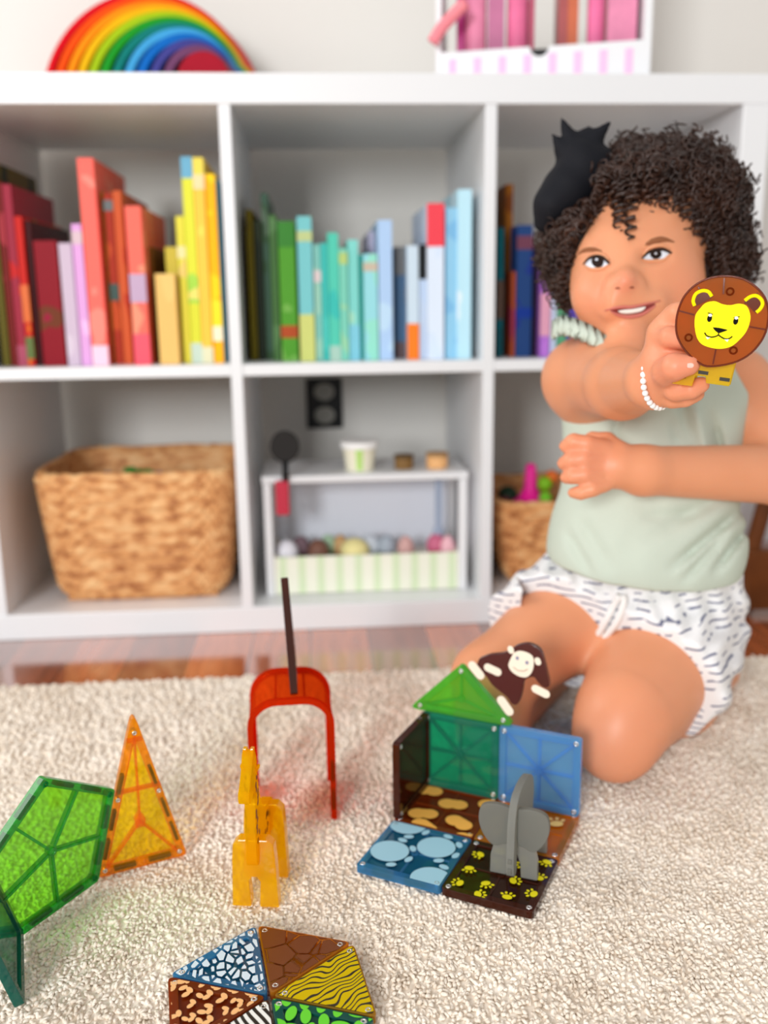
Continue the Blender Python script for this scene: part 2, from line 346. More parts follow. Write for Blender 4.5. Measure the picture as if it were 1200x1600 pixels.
for k in range(8):
    x = Wd*(.055+k*.125); y0 = .006; w2 = .0055
    zt1, zt2 = zt(x-w2)-.010, zt(x+w2)-.010
    G().add([(x-w2,-.0006,y0),(x+w2,-.0006,y0),(x+w2,-.0006,zt2),(x-w2,-.0006,zt1),(x-w2,-.0001,y0),(x+w2,-.0001,y0),(x+w2,-.0001,zt2),(x-w2,-.0001,zt1)],[(0,1,2,3),(7,6,5,4),(0,4,5,1),(1,5,6,2),(2,6,7,3),(3,7,4,0)]).make('stripe', M_ps, bx)
G().box(Wd-.001,Wd+.010,0,.17,0,.26).make('side_panel', M_white, bx, bevel=.001)
G().box(-.008,0,0,.17,0,.19).make('side_panel', M_white, bx, bevel=.001)
G().box(0,Wd,.162,.17,0,.07).make('back_panel', M_white, bx, bevel=.001)
G().box(0,Wd,.010,.162,0,.006).make('bottom_panel', M_white, bx)
G().box(xn-.018,xn+.018,.0095,.012,.01,zt(xn)-.0015).make('notch_shade_sheet', M_black, bx)  # black sheet added to stand in for the shade inside the open notch
def bin_item(name, lab, cat, x0, x1, y0, h, c, shape='bottle', tilt=0):
    o = empty(name, (0,0,0), lab, cat, 'pink things in the striped toy bin'); 
    wx = (x1-x0)/2; m = plain(name+'_col', srgb(*c), .4, var=.25, vscale=25)
    if shape == 'bottle':
        G().lathe([(0,0),(wx*.96,0),(wx,.004),(wx,h*.8),(wx*.8,h*.9),(wx*.42,h*.93),(wx*.42,h),(0,h)], n=20).make('bottle_body', m, o, smooth=True)
        G().lathe([(0,h),(wx*.5,h),(wx*.5,h+.016),(0,h+.016)], n=16).make('cap', plain('cap', srgb(245,225,232), .4), o)
    else:
        G().box(-wx,wx,0,.0018,0,h).box(-wx,-wx+.0018,.0018,.10,0,h).box(wx-.0018,wx,.0018,.10,0,h).make('cover', m, o, bevel=.0005)
        G().box(-wx+.002,wx-.002,.002,.098,.002,h-.002).make('page_block', M_page, o)
    o.parent = None
    ca, sa = math.cos(ang), math.sin(ang); X = (x0+x1)/2
    o.location = (pa[0]+ca*X-sa*y0, pa[1]+sa*X+ca*y0, HT+.0066); o.rotation_euler = (0,tilt,ang); return o
def ux(u): return Yp(u, 90, .10)[0]-pa[0]
hb = empty('toy_brush', (0,0,0), 'salmon pink toy handle leaning out over the left end of the striped bin', 'toy', 'pink things in the striped toy bin')
G().tube(smoothpath([Yp(676,66,.083), Yp(690,44,.083), Yp(708,24,.082), Yp(728,4,.078)], 4), .0085, 10).make('handle', plain('salmon_pink', srgb(244,140,150), .45), hb, smooth=True)
bpy.context.view_layer.update()
for args in [('book','magenta edged pink book at the left of the striped toy bin','book',ux(712),ux(724),.03,.15,(205,60,140),'bk'),
  ('bottle','large plain light pink bottle, second in the striped toy bin','bottle',ux(724),ux(758),.04,.15,(250,150,185),'bottle'),
  ('book','mauve picture book beside the light pink bottle','book',ux(760),ux(786),.03,.125,(205,120,160),'bk'),
  ('bottle','rose pink bottle left of the gap in the toy bin','bottle',ux(790),ux(822),.04,.15,(244,120,165),'bottle'),
  ('book','dark rose notebook right beside the rose pink bottle','book',ux(823),ux(832),.03,.12,(190,80,110),'bk'),
  ('book','brick red book just right of the gap in the toy bin','book',ux(868),ux(882),.03,.15,(180,90,90),'bk'),
  ('book','terracotta orange book beside the brick red book','book',ux(882),ux(898),.03,.15,(214,112,76),'bk'),
  ('bottle','bubblegum pink bottle right of the terracotta book','bottle',ux(912),ux(938),.04,.15,(246,120,170),'bottle'),
  ('book','wide pale pink book with darker blotches at the right end of the bin','book',ux(942),ux(985),.03,.14,(242,150,185),'bk')]:
    bin_item(*args)

# ------------------------------------------------------------------ wicker baskets
def wicker(name):
    m, nt, N, L, p = newmat(name); p.inputs['Roughness'].default_value = .7
    tc = N.new('ShaderNodeTexCoord')
    n = N.new('ShaderNodeTexNoise'); n.inputs['Scale'].default_value = 55; n.inputs['Detail'].default_value = 3
    mp = N.new('ShaderNodeMapping'); mp.inputs['Scale'].default_value = (.8,.8,1.5); L.new(tc.outputs['Object'], mp.inputs[0]); L.new(mp.outputs[0], n.inputs['Vector'])
    r = N.new('ShaderNodeValToRGB'); E_ = r.color_ramp.elements; E_[0].position = .3; E_[0].color = srgb(166,100,52); E_[1].position = .72; E_[1].color = srgb(240,196,140)
    e = r.color_ramp.elements.new(.5); e.color = srgb(222,160,100)
    L.new(n.outputs['Fac'], r.inputs[0]); L.new(r.outputs[0], p.inputs['Base Color']); return m
M_wick = wicker('wicker')
def basket(label, cx, cy, z0, wt, dt, wb, db, h, yaw=0):
    o = empty('wicker_basket', (cx,cy,z0), label, 'basket'); o.rotation_euler = (0,0,yaw)
    def shell(wt, dt, wb, db, h, amp, nz=72, na=220):
        V = []
        for j in range(nz+1):
            t = j/nz; w_, d_ = wb+(wt-wb)*t**.8, db+(dt-db)*t**.8
            sh = 1-.10*(max(0, .14-t)/.14)**2
            for i in range(na):
                a = 2*pi*i/na; c, s = math.cos(a), math.sin(a); e = .32
                x = w_/2*sh*abs(c)**e*(1 if c > 0 else -1); y = d_/2*sh*abs(s)**e*(1 if s > 0 else -1)
                row = math.sin(t*h/.0095*pi*1.0*2/2)
                wv = math.sin(a*38+(pi if int(t*h/.0095) % 2 else 0))
                k = 1+amp*(.5*abs(row)+.5*wv*abs(row))/max(w_, .1)
                V.append((x*k, y*k, t*h))
        return V, [(j*na+i, j*na+(i+1)%na, (j+1)*na+(i+1)%na, (j+1)*na+i) for j in range(nz) for i in range(na)]
    g = G(); V, F = shell(wt, dt, wb, db, h, .012); g.add(V, F)
    V2, F2 = shell(wt-.018, dt-.018, wb-.018, db-.018, h, .004, 10); g.add(V2, [f[::-1] for f in F2])
    g.make('woven_body', M_wick, o, smooth=True)
    P = []
    for i in range(90):
        a = 2*pi*i/90; c, s = math.cos(a), math.sin(a); e = .32
        P.append(((wt-.008)/2*abs(c)**e*(1 if c > 0 else -1), (dt-.008)/2*abs(s)**e*(1 if s > 0 else -1), h+.0015*math.sin(i*2.1)))
    G().tube(P, .0068, 8, closed=True).make('rim', M_wick, o, smooth=True)
    G().box(-wb/2*.9, wb/2*.9, -db/2*.9, db/2*.9, .001, .005).make('base', M_wick, o)
    return o
basket('large square wicker basket with tapered sides in the lower left cubby', -.168, .165, .0385, .291, .27, .246, .235, .191)
basket('smaller wicker basket of bright toys in the lower right cubby beside the child', .462, .165, .0385, .19, .24, .135, .19, .128)
def blob(name, label, cat, c, r, col, group=None, rough=.4):
    o = G().ball((0,0,0), r, nu=20, nv=12).make(name, plain(name+'_m', srgb(*col), rough), smooth=True); o.location = c; return tag(o, label, cat, group)
def toybrick(label, x, y, z, s, col, rz, group):
    o = empty('toy_block', (x,y,z), label, 'toy', group); o.rotation_euler = (.3,.2,rz)
    m = plain('block', srgb(*col), .35); G().box(-s,s,-s*.6,s*.6,-s*.5,s*.5).make('block_body', m, o, bevel=.002)
    for sx in (-.5,.5):
        for sy in (-.3,.3): G().lathe([(s*.18,s*.5),(s*.18,s*.62),(0,s*.62)], (sx*s,sy*s,0), 12).make('stud', m, o)
toybrick('green toy block poking up inside the large wicker basket', -.170, .10, .213, .024, (10,140,50), .2, 'toys in the large basket')
toybrick('blue toy block left of the green one in the large wicker basket', -.208, .10, .205, .024, (30,80,150), -.3, 'toys in the large basket')
toybrick('blue toy block right of the green one in the large wicker basket', -.130, .10, .207, .022, (20,90,170), .5, 'toys in the large basket')
for k, (x, y, z, s, c) in enumerate([(-.16,.17,.16,.06,(60,60,70)),(-.22,.2,.16,.05,(120,50,40)),(-.1,.2,.17,.05,(180,150,60)),(-.2,.1,.165,.045,(50,60,90)),(-.1,.11,.16,.05,(90,90,60))]): pass
# pink slide-like toy and others in right basket
pk = empty('toy_figure', (.432,.13,.185), 'hot pink toy tower with a wide foot in the right wicker basket', 'toy', 'toys in the right basket')
M_pk = plain('hot_pink', srgb(240,30,150), .4)
G().lathe([(0,0),(.036,0),(.034,.012),(.018,.022),(.0105,.036),(.0085,.07),(.006,.075),(0,.076)], n=20).make('tower', M_pk, pk, smooth=True)
pk.location = Yp(828, 797, .13)
for lab, u, v, y, r, c in [('dark green ball behind the pink toy tower',793,775,.15,.017,(20,50,30)),('dark maroon ball at the left rim of the right basket',788,790,.12,.015,(90,20,40)),
   ('lime green ball right of the pink toy tower',851,756,.12,.012,(130,190,30)),('orange ball at the back right of the right basket',862,745,.13,.011,(225,110,40)),('magenta ball in front of the pink toy tower',812,793,.10,.013,(220,30,120)),
   ('small green ball low beside the pink tower',852,778,.10,.010,(120,200,40))]:
    blob('toy_ball', lab, 'toy', Yp(u,v,y), r, c, 'toys in the right basket')

# ------------------------------------------------------------------ outlet on the wall
ol = empty('wall_outlet', (0,.417,0), 'black wall outlet plate with two grey sockets behind the lower middle cubby', 'outlet')
c0 = Yp(507, 630, .415); ol.location = (c0[0], .4175, c0[2])
G().box(-.033,.033,-.006,0,-.046,.046).make('cover_plate', M_black, ol, bevel=.002)
M_sock = plain('grey_socket', srgb(150,148,140), .5)
for s in (-1, 1):
    L_ = [(.0185*math.cos(t)*1.0, .0155*math.sin(t)) for t in np.linspace(0, 2*pi, 25)[:-1]]
    g = G().prism(L_, 0, .0025); g.V = [(x,-.006-z,y+s*.0215) for x,y,z in g.V]; sk = mesh('socket', g.V, g.F, M_sock, ol)

# ------------------------------------------------------------------ toy bakery stand in the lower middle cubby
st = empty('toy_bakery_stand', (0,0,0), 'small white toy bakery stand with a pale green striped box in the lower middle cubby', 'toy')
x0, x1 = .018, .322; yf, yb = .05, .23; zS = .0385; zT = Yp(570, 741, yf)[2]
M_beige = plain('beige_panel', srgb(236,228,214), .5)
G().box(x0-.002,x1+.002,yf,yb-.04,zT-.011,zT).make('shelf_board', M_white, st, bevel=.002)
for x in (x0, x1-.012):
    G().box(x,x+.012,yf,yf+.016,zS,zT-.0112).make('front_post', M_white, st, bevel=.0015)
    G().box(x,x+.012,yb-.056,yb-.04,zS,zT-.0112).make('rear_post', M_white, st, bevel=.0015)
def stripes(name, base, cols, sc):
    m, nt, N, L, p = newmat(name); tc = N.new('ShaderNodeTexCoord'); wv = N.new('ShaderNodeTexWave'); wv.inputs['Scale'].default_value = sc
    L.new(tc.outputs['Object'], wv.inputs['Vector']); r = N.new('ShaderNodeValToRGB'); r.color_ramp.elements[0].color = srgb(*base); r.color_ramp.elements[1].color = srgb(*cols[0])
    r.color_ramp.elements[0].position = .55; r.color_ramp.elements[1].position = .75
    L.new(wv.outputs['Fac'], r.inputs[0]); L.new(r.outputs[0], p.inputs['Base Color']); p.inputs['Roughness'].default_value = .6; return m
zb = Yp(570, 868, yf)[2]
M_gs = stripes('green_stripe_card', (243,244,226), ((218,234,196),), 11)
G().box(x0+.0125,x1-.0125,yf+.003,yf+.007,zS+.001,zb).make('box_front', M_gs, st)
G().box(x0+.0125,x0+.0165,yf+.0075,yb-.057,zS+.001,zb).box(x1-.0165,x1-.0125,yf+.0075,yb-.057,zS+.001,zb).make('box_side', M_beige, st)
G().box(x0+.017,x1-.017,yf+.0075,yb-.057,zS+.001,zb-.022).make('box_filling', M_beige, st)
G().box(x0+.0125,x1-.0125,yb-.056,yb-.053,zS+.001,zT-.012).make('back_panel', plain('pale_back', srgb(222,226,236), .6), st)
# things on its board
cu = empty('toy_tub', (0,0,0), 'cream paper tub with a green stripe on the toy stand board', 'tub')
p_ = Yp(562, 722, .09); cu.location = (p_[0], .09, zT+.0003)
M_tub = plain('tub_cream', srgb(243,238,214), .6)
G().lathe([(0,0),(.021,0),(.0255,.036),(.0275,.036),(.0275,.041),(.024,.041),(.0235,.036),(0,.034)], n=28).make('tub_body', M_tub, cu, smooth=False)
G().lathe([(.0278,.034),(.0285,.036),(.0285,.044),(.0255,.0445),(0,.0445)], n=28).make('lid', plain('tub_lid', srgb(250,250,248), .5), cu)
g = G()
for a0, a1 in ((-1.85,-1.4),): 
    V=[]; n=6
    for k in range(n+1):
        a = a0+(a1-a0)*k/n
        V += [(.0213*math.cos(a), .0213*math.sin(a), .002), (.0257*math.cos(a), .0257*math.sin(a), .034)]
    g.add(V, [(2*k,2*k+2,2*k+3,2*k+1) for k in range(n)])
g.make('green_stripe', plain('tub_green', srgb(190,226,130), .6), cu)
def pot(label, u, v, y, r, h, c):
    o = empty('toy_jar', (Yp(u,v,y)[0], y, zT+.0003), label, 'jar', 'small toy jars on the stand')
    G().lathe([(0,0),(r*.92,0),(r,.004),(r,h*.75),(r*.95,h*.78),(0,h*.78)], n=20).make('jar_body', plain('jar', srgb(*c), .5), o, smooth=False)
    G().lathe([(r*1.04,h*.78),(r*1.04,h),(0,h)], n=20).make('jar_lid', plain('jarlid', srgb(*[int(q*.75) for q in c]), .5), o)
pot('small brown toy jar on the stand board', 631, 722, .09, .0145, .021, (134,100,56))
pot('small light orange toy jar at the right of the stand board', 683, 722, .09, .0165, .023, (240,184,124))
# hanging ladle / spatula
sp = empty('toy_frying_pan', (0,0,0), 'toy frying pan with dark round head and red handle hanging through the stand board', 'toy pan')
c1 = Yp(445, 698, .043); 
L_ = [(.0215*math.cos(t), .0235*math.sin(t)) for t in np.linspace(0,2*pi,29)[:-1]]
g = G().prism(L_, -.004, .004); g.V = [(x+c1[0], .043-z, y+c1[2]) for x,y,z in g.V]; mesh('pan_head', g.V, g.F, plain('pan_dark', srgb(46,44,43), .6, .1), sp, bevel=.002)
G().tube([(c1[0],.043,c1[2]-.02),(c1[0]-.001,.043,c1[2]-.05)], .005, 10).make('neck', M_black, sp, smooth=True)
c2 = Yp(443, 780, .043); G().box(c2[0]-.0115,c2[0]+.0085,.039,.047,c2[2]-.024,c2[2]+.028).make('handle', plain('red_handle', srgb(196,50,72), .45), sp, bevel=.003)
ws = empty('toy_whisk', (0,0,0), 'grey blue toy utensil hanging under the right of the stand board', 'toy utensil')
c3 = Yp(685, 790, .10); G().box(c3[0]-.005,c3[0]+.005,.097,.103,c3[2]-.04,zT-.013).make('shaft', plain('grey_blue', srgb(160,174,196), .4), ws, bevel=.001)
G().ball((c3[0],.10,c3[2]-.042),(.009,.004,.012)).make('head', plain('grey_blue2', srgb(160,174,196), .4), ws, smooth=True)
G().box(c3[0]-.009,c3[0]+.009,.098,.102,zT-.02,zT-.0115).make('hook', plain('peach', srgb(240,190,160), .5), ws, bevel=.001)
def treat(label, u, v, r, c, col, top, y=.085):
    o = empty('toy_cupcake', (Yp(u,v,y)[0], y, zb-.021), label, 'toy food', 'toy food in the striped box')
    G().lathe([(0,0),(r*.7,0),(r,.016),(0,.016)], n=18).make('wrapper', plain('wrap', srgb(*c), .6), o)
    G().lathe([(r*1.05,.016),(r*1.1,.021),(r*.95,.03),(r*.55,.037),(0,.040)], n=18).make('icing', plain('icing', srgb(*col), .5), o, smooth=True)
for a in [('white iced toy cupcake at the left of the striped box',448,850,.016,(150,90,90),(238,236,244),0),
          ('dark brown toy cupcake behind the white one in the striped box',470,850,.014,(90,60,60),(120,96,104),0,.11),
          ('chocolate toy cupcake in the striped box',497,850,.015,(110,70,50),(122,84,70),0),
          ('mint toy cupcake set back in the striped box',513,850,.013,(120,160,120),(170,200,170),0,.115),
          ('tan toy cupcake set back beside the yellow one',532,850,.011,(180,130,90),(200,160,110),0,.11),
          ('pale yellow toy cupcake in the middle of the striped box',554,850,.021,(220,200,120),(240,228,160),0),
          ('light grey toy cupcake right of the yellow one',578,850,.017,(180,190,200),(205,212,222),0,.11),
          ('blue grey toy cupcake in the striped box',604,850,.014,(130,140,150),(170,180,192),0,.10),
          ('salmon toy cupcake low in the striped box',634,852,.012,(200,130,120),(215,170,165),0,.09),
          ('crimson toy cupcake near the right of the striped box',682,850,.015,(190,60,100),(208,110,140),0,.10),
          ('pink toy cupcake at the right end of the striped box',700,852,.011,(240,170,180),(245,190,200),0)]: treat(*a)

# ------------------------------------------------------------------ wooden furniture at the right, beyond the shelf
M_dw = plain('dark_stained_wood', srgb(122,66,26), .35, var=.4, vscale=14)
ch = empty('wooden_chair', (0,0,0), 'dark stained wooden chair partly hidden behind the child at the right edge', 'chair')
q0 = Yp(1168, 990, -.02); q1 = Yp(1196, 770, .02)
G().tube([Yp(1160, 1000, .0)*[1,1,0]+[0,0,.004], Yp(1163, 900, .0), Yp(1200, 770, .0), Yp(1230, 660, .0)], .012, 10).make('leg', M_dw, ch, smooth=True)
G().tube([Yp(1163, 900, .0)+[.3,0,-.01], Yp(1230, 660, .0)+[.25,0,0]], .012, 10).make('leg', M_dw, ch, smooth=True)
zc = Yp(1230, 660, .0)
G().box(zc[0]-.03, zc[0]+.3, -.15, .15, zc[2], zc[2]+.02).make('seat', M_dw, ch, bevel=.004)
zr_ = Yp(1180, 858, -.01)[2]
G().box(Yp(1163, 900, -.01)[0], Yp(1163, 900, -.01)[0]+.30, -.02, 0, .012, zr_).make('floor_shade_board', M_dw, ch, bevel=.003)  # dark board added in place of the shadowed floor beside the shelf

# ------------------------------------------------------------------ rug
def rugmat():
    m, nt, N, L, p = newmat('rug_wool'); p.inputs['Roughness'].default_value = .95; p.inputs['Specular IOR Level'].default_value = .1
    tc = N.new('ShaderNodeTexCoord'); n = N.new('ShaderNodeTexNoise'); n.inputs['Scale'].default_value = 150; n.inputs['Detail'].default_value = 2; L.new(tc.outputs['Object'], n.inputs['Vector'])
    n2 = N.new('ShaderNodeTexNoise'); n2.inputs['Scale'].default_value = 16; n2.inputs['Detail'].default_value = 4; L.new(tc.outputs['Object'], n2.inputs['Vector'])
    mx = N.new('ShaderNodeMath'); mx.operation = 'MULTIPLY_ADD'; mx.inputs[1].default_value = .45; L.new(n2.outputs['Fac'], mx.inputs[0])
    m3 = N.new('ShaderNodeMath'); m3.operation = 'MULTIPLY'; m3.inputs[1].default_value = .55; L.new(n.outputs['Fac'], m3.inputs[0]); L.new(m3.outputs[0], mx.inputs[2])
    r = N.new('ShaderNodeValToRGB'); E_ = r.color_ramp.elements; E_[0].position = .36; E_[0].color = srgb(224,209,191); E_[1].position = .6; E_[1].color = srgb(248,238,225)
    L.new(mx.outputs[0], r.inputs[0]); L.new(r.outputs[0], p.inputs['Base Color']); return m
M_rug = rugmat()
RY = -.186
rug = G().box(-1.6, 1.9, -2.2, RY, .0005, .0079).make('rug', M_rug, bevel=.003)
tag(rug, 'large cream and beige looped wool rug on the wood floor, under the toys', 'rug')
def tufts():
    ph = (1+5**.5)/2
    iv = np.array([(-1,ph,0),(1,ph,0),(-1,-ph,0),(1,-ph,0),(0,-1,ph),(0,1,ph),(0,-1,-ph),(0,1,-ph),(ph,0,-1),(ph,0,1),(-ph,0,-1),(-ph,0,1)])/math.sqrt(1+ph*ph)
    ic = np.array([(0,11,5),(0,5,1),(0,1,7),(0,7,10),(0,10,11),(1,5,9),(5,11,4),(11,10,2),(10,7,6),(7,1,8),(3,9,4),(3,4,2),(3,2,6),(3,6,8),(3,8,9),(4,9,5),(2,4,11),(6,2,10),(8,6,7),(9,8,1)])
    P = []; S_ = []
    for y0, y1, xa, xb, sp in [(-.92,-.60,-.34,.80,.0031),(-.60,-.40,-.48,1.0,.0038),(-.40,RY-.001,-.60,1.2,.0052)]:
        nx, ny = int((xb-xa)/sp), int((y1-y0)/sp)
        X, Y = np.meshgrid(np.arange(nx), np.arange(ny)); k = X.size
        P.append(np.c_[xa+(X.ravel()+RNG.uniform(-.5,1.5,k)*.9)*sp, y0+(Y.ravel()+RNG.uniform(-.1,1.1,k))*sp, np.zeros(k)]); S_.append(np.full(k, sp))
    P = np.vstack(P); s = np.concatenate(S_); k = len(P)
    P[:,1] = np.minimum(P[:,1], RY-.002)
    P[:,2] = .0078+RNG.uniform(-.0010,.0014,k)
    rad = np.c_[RNG.uniform(.42,.62,k), RNG.uniform(.42,.62,k), RNG.uniform(.9,1.5,k)]*s[:,None]
    q = RNG.normal(size=(k,4))*[.35,.35,.35,.35]+[1,.62,.10,0]; q /= np.linalg.norm(q,axis=1)[:,None]; a,b,c,d = q.T
    R = np.stack([1-2*(c*c+d*d),2*(b*c-a*d),2*(b*d+a*c),2*(b*c+a*d),1-2*(b*b+d*d),2*(c*d-a*b),2*(b*d-a*c),2*(c*d+a*b),1-2*(b*b+c*c)],1).reshape(k,3,3)
    V = (np.einsum('kij,kvj->kvi', R, iv[None]*rad[:,None,:])+P[:,None,:]).reshape(-1,3)
    F = (ic[None]+(np.arange(k)*12)[:,None,None]).reshape(-1)
    me = bpy.data.meshes.new('tufts'); nf = len(F)//3
    me.vertices.add(len(V)); me.vertices.foreach_set('co', V.astype(np.float32).ravel())
    me.loops.add(len(F)); me.loops.foreach_set('vertex_index', F.astype(np.int32))
    me.polygons.add(nf); me.polygons.foreach_set('loop_start', np.arange(0,nf*3,3,dtype=np.int32)); me.polygons.foreach_set('loop_total', np.full(nf,3,np.int32))
    me.polygons.foreach_set('use_smooth', np.ones(nf,bool)); me.update(calc_edges=True); me.materials.append(M_rug)
    o = bpy.data.objects.new('wool_pile', me); COL.objects.link(o); o.parent = rug; tag(o, kind='stuff')
tufts()
ZR = .0115     # height of the rug surface

# ------------------------------------------------------------------ magnetic tile toys
TH = .0068; TS = .076
def frame_matrix(o, x, n):
    x = np.array(x, float); x /= np.linalg.norm(x); n = np.array(n, float); n -= x*(n@x); n /= np.linalg.norm(n); y = np.cross(n, x)
    return Matrix([[x[0],y[0],n[0],o[0]],[x[1],y[1],n[1],o[1]],[x[2],y[2],n[2],o[2]],[0,0,0,1]])
PAL = {}
def pal(name, pane, rim, solid=.12, rsolid=.3):
    PAL[name] = (clear(name+'_pane', pane, solid), clear(name+'_rim', rim, rsolid))
pal('green', (.46,.86,.16,1), (.10,.62,.16,1), .08, .25)
pal('orange', (1,.82,.02,1), (1,.56,.02,1), .12, .22)
pal('emerald', (.05,.62,.38,1), (.05,.50,.34,1), .34, .40)
pal('teal', (.03,.30,.22,1), (.02,.26,.20,1), .35, .5)
pal('blue', (.34,.68,.95,1), (.25,.60,.95,1), .44, .5)
pal('petrol', (.04,.38,.60,1), (.10,.44,.74,1), .35, .45)
pal('grass', (.34,.84,.12,1), (.22,.78,.12,1), .34, .4)
pal('darkbrown', (.16,.035,.01,1), (.16,.030,.010,1), .30, .45)
pal('redbrown', (.55,.08,.01,1), (.50,.09,.01,1), .35, .5)
pal('amber', (.92,.42,.02,1), (.85,.36,.02,1), .45, .5)
pal('yellow', (.85,.60,.03,1), (.75,.45,.03,1), .2, .4)
pal('red', (.90,.12,.01,1), (.85,.09,.01,1), .32, .36)
def mag_tile(P, M, color, label, group=None, spokes='mid', rivets=True, magnets=True, name='magnetic_tile', printf=None, rw=.0065, half=(), rivet_mat=None):
    pane, rim = PAL[color]; o = empty(name, (0,0,0), label, 'magnetic tile', group, M=M)
    P = inset(P, .0003); lo = rounded(P, .0035); li = rounded(inset(P, rw), .0022)
    G().ring(lo, li, 0, TH).make('frame', rim, o, bevel=.0005)
    G().prism(rounded(inset(P, rw+.00005), .0022), .0016, TH-.0016).make('pane', pane, o)
    Q = [np.array(p) for p in inset(P, rw*.5)]; n = len(Q); c = sum(Q)/n
    if spokes:
        T = [(Q[i]+Q[(i+1)%n])/2 for i in range(n)] if spokes == 'mid' else list(Q)+([(Q[i]+Q[(i+1)%n])/2 for i in range(n)] if spokes == 'both' else [])
        for t in T:
            d = (t-c)/np.linalg.norm(t-c); e = np.array([-d[1], d[0]])*.0011; a = c+d*.004; b = t-d*rw*.5
            G().prism([a-e, b-e, b+e, a+e], .0008, TH-.0008).make('rib', rim, o, bevel=.0003)
        G().lathe([(0,.0004),(.0036,.0004),(.0036,TH-.0004),(.0018,TH-.0004),(.0014,TH-.001),(0,TH-.001)], (c[0],c[1],0), 16).make('hub', rim, o)
    if rivets:
        for q in inset(P, .0046):
            g = G().lathe([(.0009,TH-.0006),(.0010,TH+.0003),(.0018,TH+.0005),(.0024,TH+.0001),(.0024,-.0001),(.0018,-.0005),(.0010,-.0003),(.0009,.0006)], (q[0],q[1],0), 14)
            g.make('rivet', rivet_mat or M_steel, o, smooth=True)
    if magnets:
        for i in range(n):
            a, b = Q[i], Q[(i+1)%n]; L = np.linalg.norm(b-a); d = (b-a)/L; e = np.array([-d[1], d[0]])*.0016
            k = 2 if L < .1 else 4
            for j in range(k):
                f = (j+.5)/k; m0, m1 = f-.30/k, f+.30/k
                if L < .1: m0, m1 = (.16,.42) if j == 0 else (.58,.84)
                p, q = a+d*L*m0, a+d*L*m1
                G().prism([p-e, q-e, q+e, p+e], .0012, TH-.0012).make('magnet', M_magnet, o)
    if printf: printf(o, P)
    return o
def SQ(s=TS): return [(0,0),(s,0),(s,s),(0,s)]
def ell(cx, cy, a, b, t=0, n=16):
    return [(cx+a*math.cos(k*2*pi/n)*math.cos(t)-b*math.sin(k*2*pi/n)*math.sin(t), cy+a*math.cos(k*2*pi/n)*math.sin(t)+b*math.sin(k*2*pi/n)*math.cos(t)) for k in range(n)]
def clip(P, inner):
    """clip polygon P to the convex polygon inner"""
    n = len(inner)
    for i in range(n):
        a, b = inner[i], inner[(i+1)%n]; f = lambda p: (b[0]-a[0])*(p[1]-a[1])-(b[1]-a[1])*(p[0]-a[0]); out = []
        for k in range(len(P)):
            p, q = P[k-1], P[k]; fp, fq = f(p), f(q)
            if (fp >= 0) != (fq >= 0): t = fp/(fp-fq); out.append((p[0]+(q[0]-p[0])*t, p[1]+(q[1]-p[1])*t))
            if fq >= 0: out.append(q)
        P = out
        if not P: break
    return P
def printed(shapes, mat, name):
    def f(o, P):
        I = [tuple(p) for p in inset(P, .0016)]; g = G()
        for s in shapes:
            c = clip(s, I)
            if len(c) > 2: g.prism(c, TH+.0002, TH+.00035+len(g.V)*1e-7)
        g.make(name, mat, o)
    return f
# the enclosure: 2 x 2 floor tiles with three walls
NL = np.array([.123,-.623,ZR]); th = math.radians(-29)
E1 = np.array([math.cos(th), math.sin(th), 0]); E2 = np.array([-math.sin(th), math.cos(th), 0]); EZ = np.array([0,0,1.])
GP = 'animal print floor tiles of the enclosure'; GW = 'standing wall tiles of the enclosure'
def floor_tile(i, j, *a, **k): return mag_tile(SQ(), frame_matrix(NL+E1*TS*i+E2*TS*j, E1, EZ), *a, **k)
def bigpaw(x, y, r, t):
    S_ = [ell(x, y, r, r*.92, t, 28)]
    for k, d in enumerate((-1.35,-.5,.35,1.15)):
        a = t+d; S_.append(ell(x+math.cos(a)*r*1.22, y+math.sin(a)*r*1.18, r*.27, r*.17, a+pi/2*(1 if abs(d)>.9 else 1), 14))
    return S_
bp = []
for x, y, r, t in [(.018,.030,.0165,.25),(.052,.051,.0165,.25),(.064,.008,.0165,.2),(.016,.074,.0165,.2)]: bp += bigpaw(x, y, r, t)
floor_tile(0, 0, 'petrol', 'dark blue tile with pale blue footprints lying at the front left of the enclosure', GP, printf=printed(bp, plain('pale_blue_ink', srgb(160,206,224), .35), 'footprint_pattern'))
def paw(x, y, s, t):
    S_ = [ell(x, y, s, s*.72, t, 12)]
    for d in (-.95,-.32,.32,.95):
        a = t+pi/2+d; S_.append(ell(x+math.cos(a)*s*1.45, y+math.sin(a)*s*1.35, s*.38, s*.27, a, 8))
    return S_
yp = []; rr = random.Random(3)
for x, y in [(.012,.012),(.012,.034),(.014,.056),(.031,.020),(.033,.045),(.030,.066),(.052,.010),(.050,.032),(.052,.056),(.070,.022),(.068,.044),(.068,.068),(.030,.004)]:
    yp += paw(x, y, .0040, rr.uniform(0, 6.28))
floor_tile(1, 0, 'darkbrown', 'very dark brown tile with small yellow paw prints under the grey elephant', GP, printf=printed(yp, plain('yellow_ink', srgb(226,214,20), .35), 'paw_pattern'))
gp = []
def cookie(x, y, t, s=1): return [ell(x-.0045*s*math.cos(t), y-.0045*s*math.sin(t), .0085*s, .0078*s, t, 20), ell(x+.0055*s*math.cos(t), y+.0055*s*math.sin(t), .0078*s, .0074*s, t, 20), ell(x+.0005*s-.002*math.sin(t), y+.002*math.cos(t), .008*s, .0055*s, t, 20)]
for x, y, t in [(.021,.020,.3),(.056,.019,-.4),(.040,.046,.2),(.010,.060,.1),(.074,.060,.3),(.030,.001,-.5),(.072,-.002,.2)]: gp += cookie(x, y, t, 1.05)
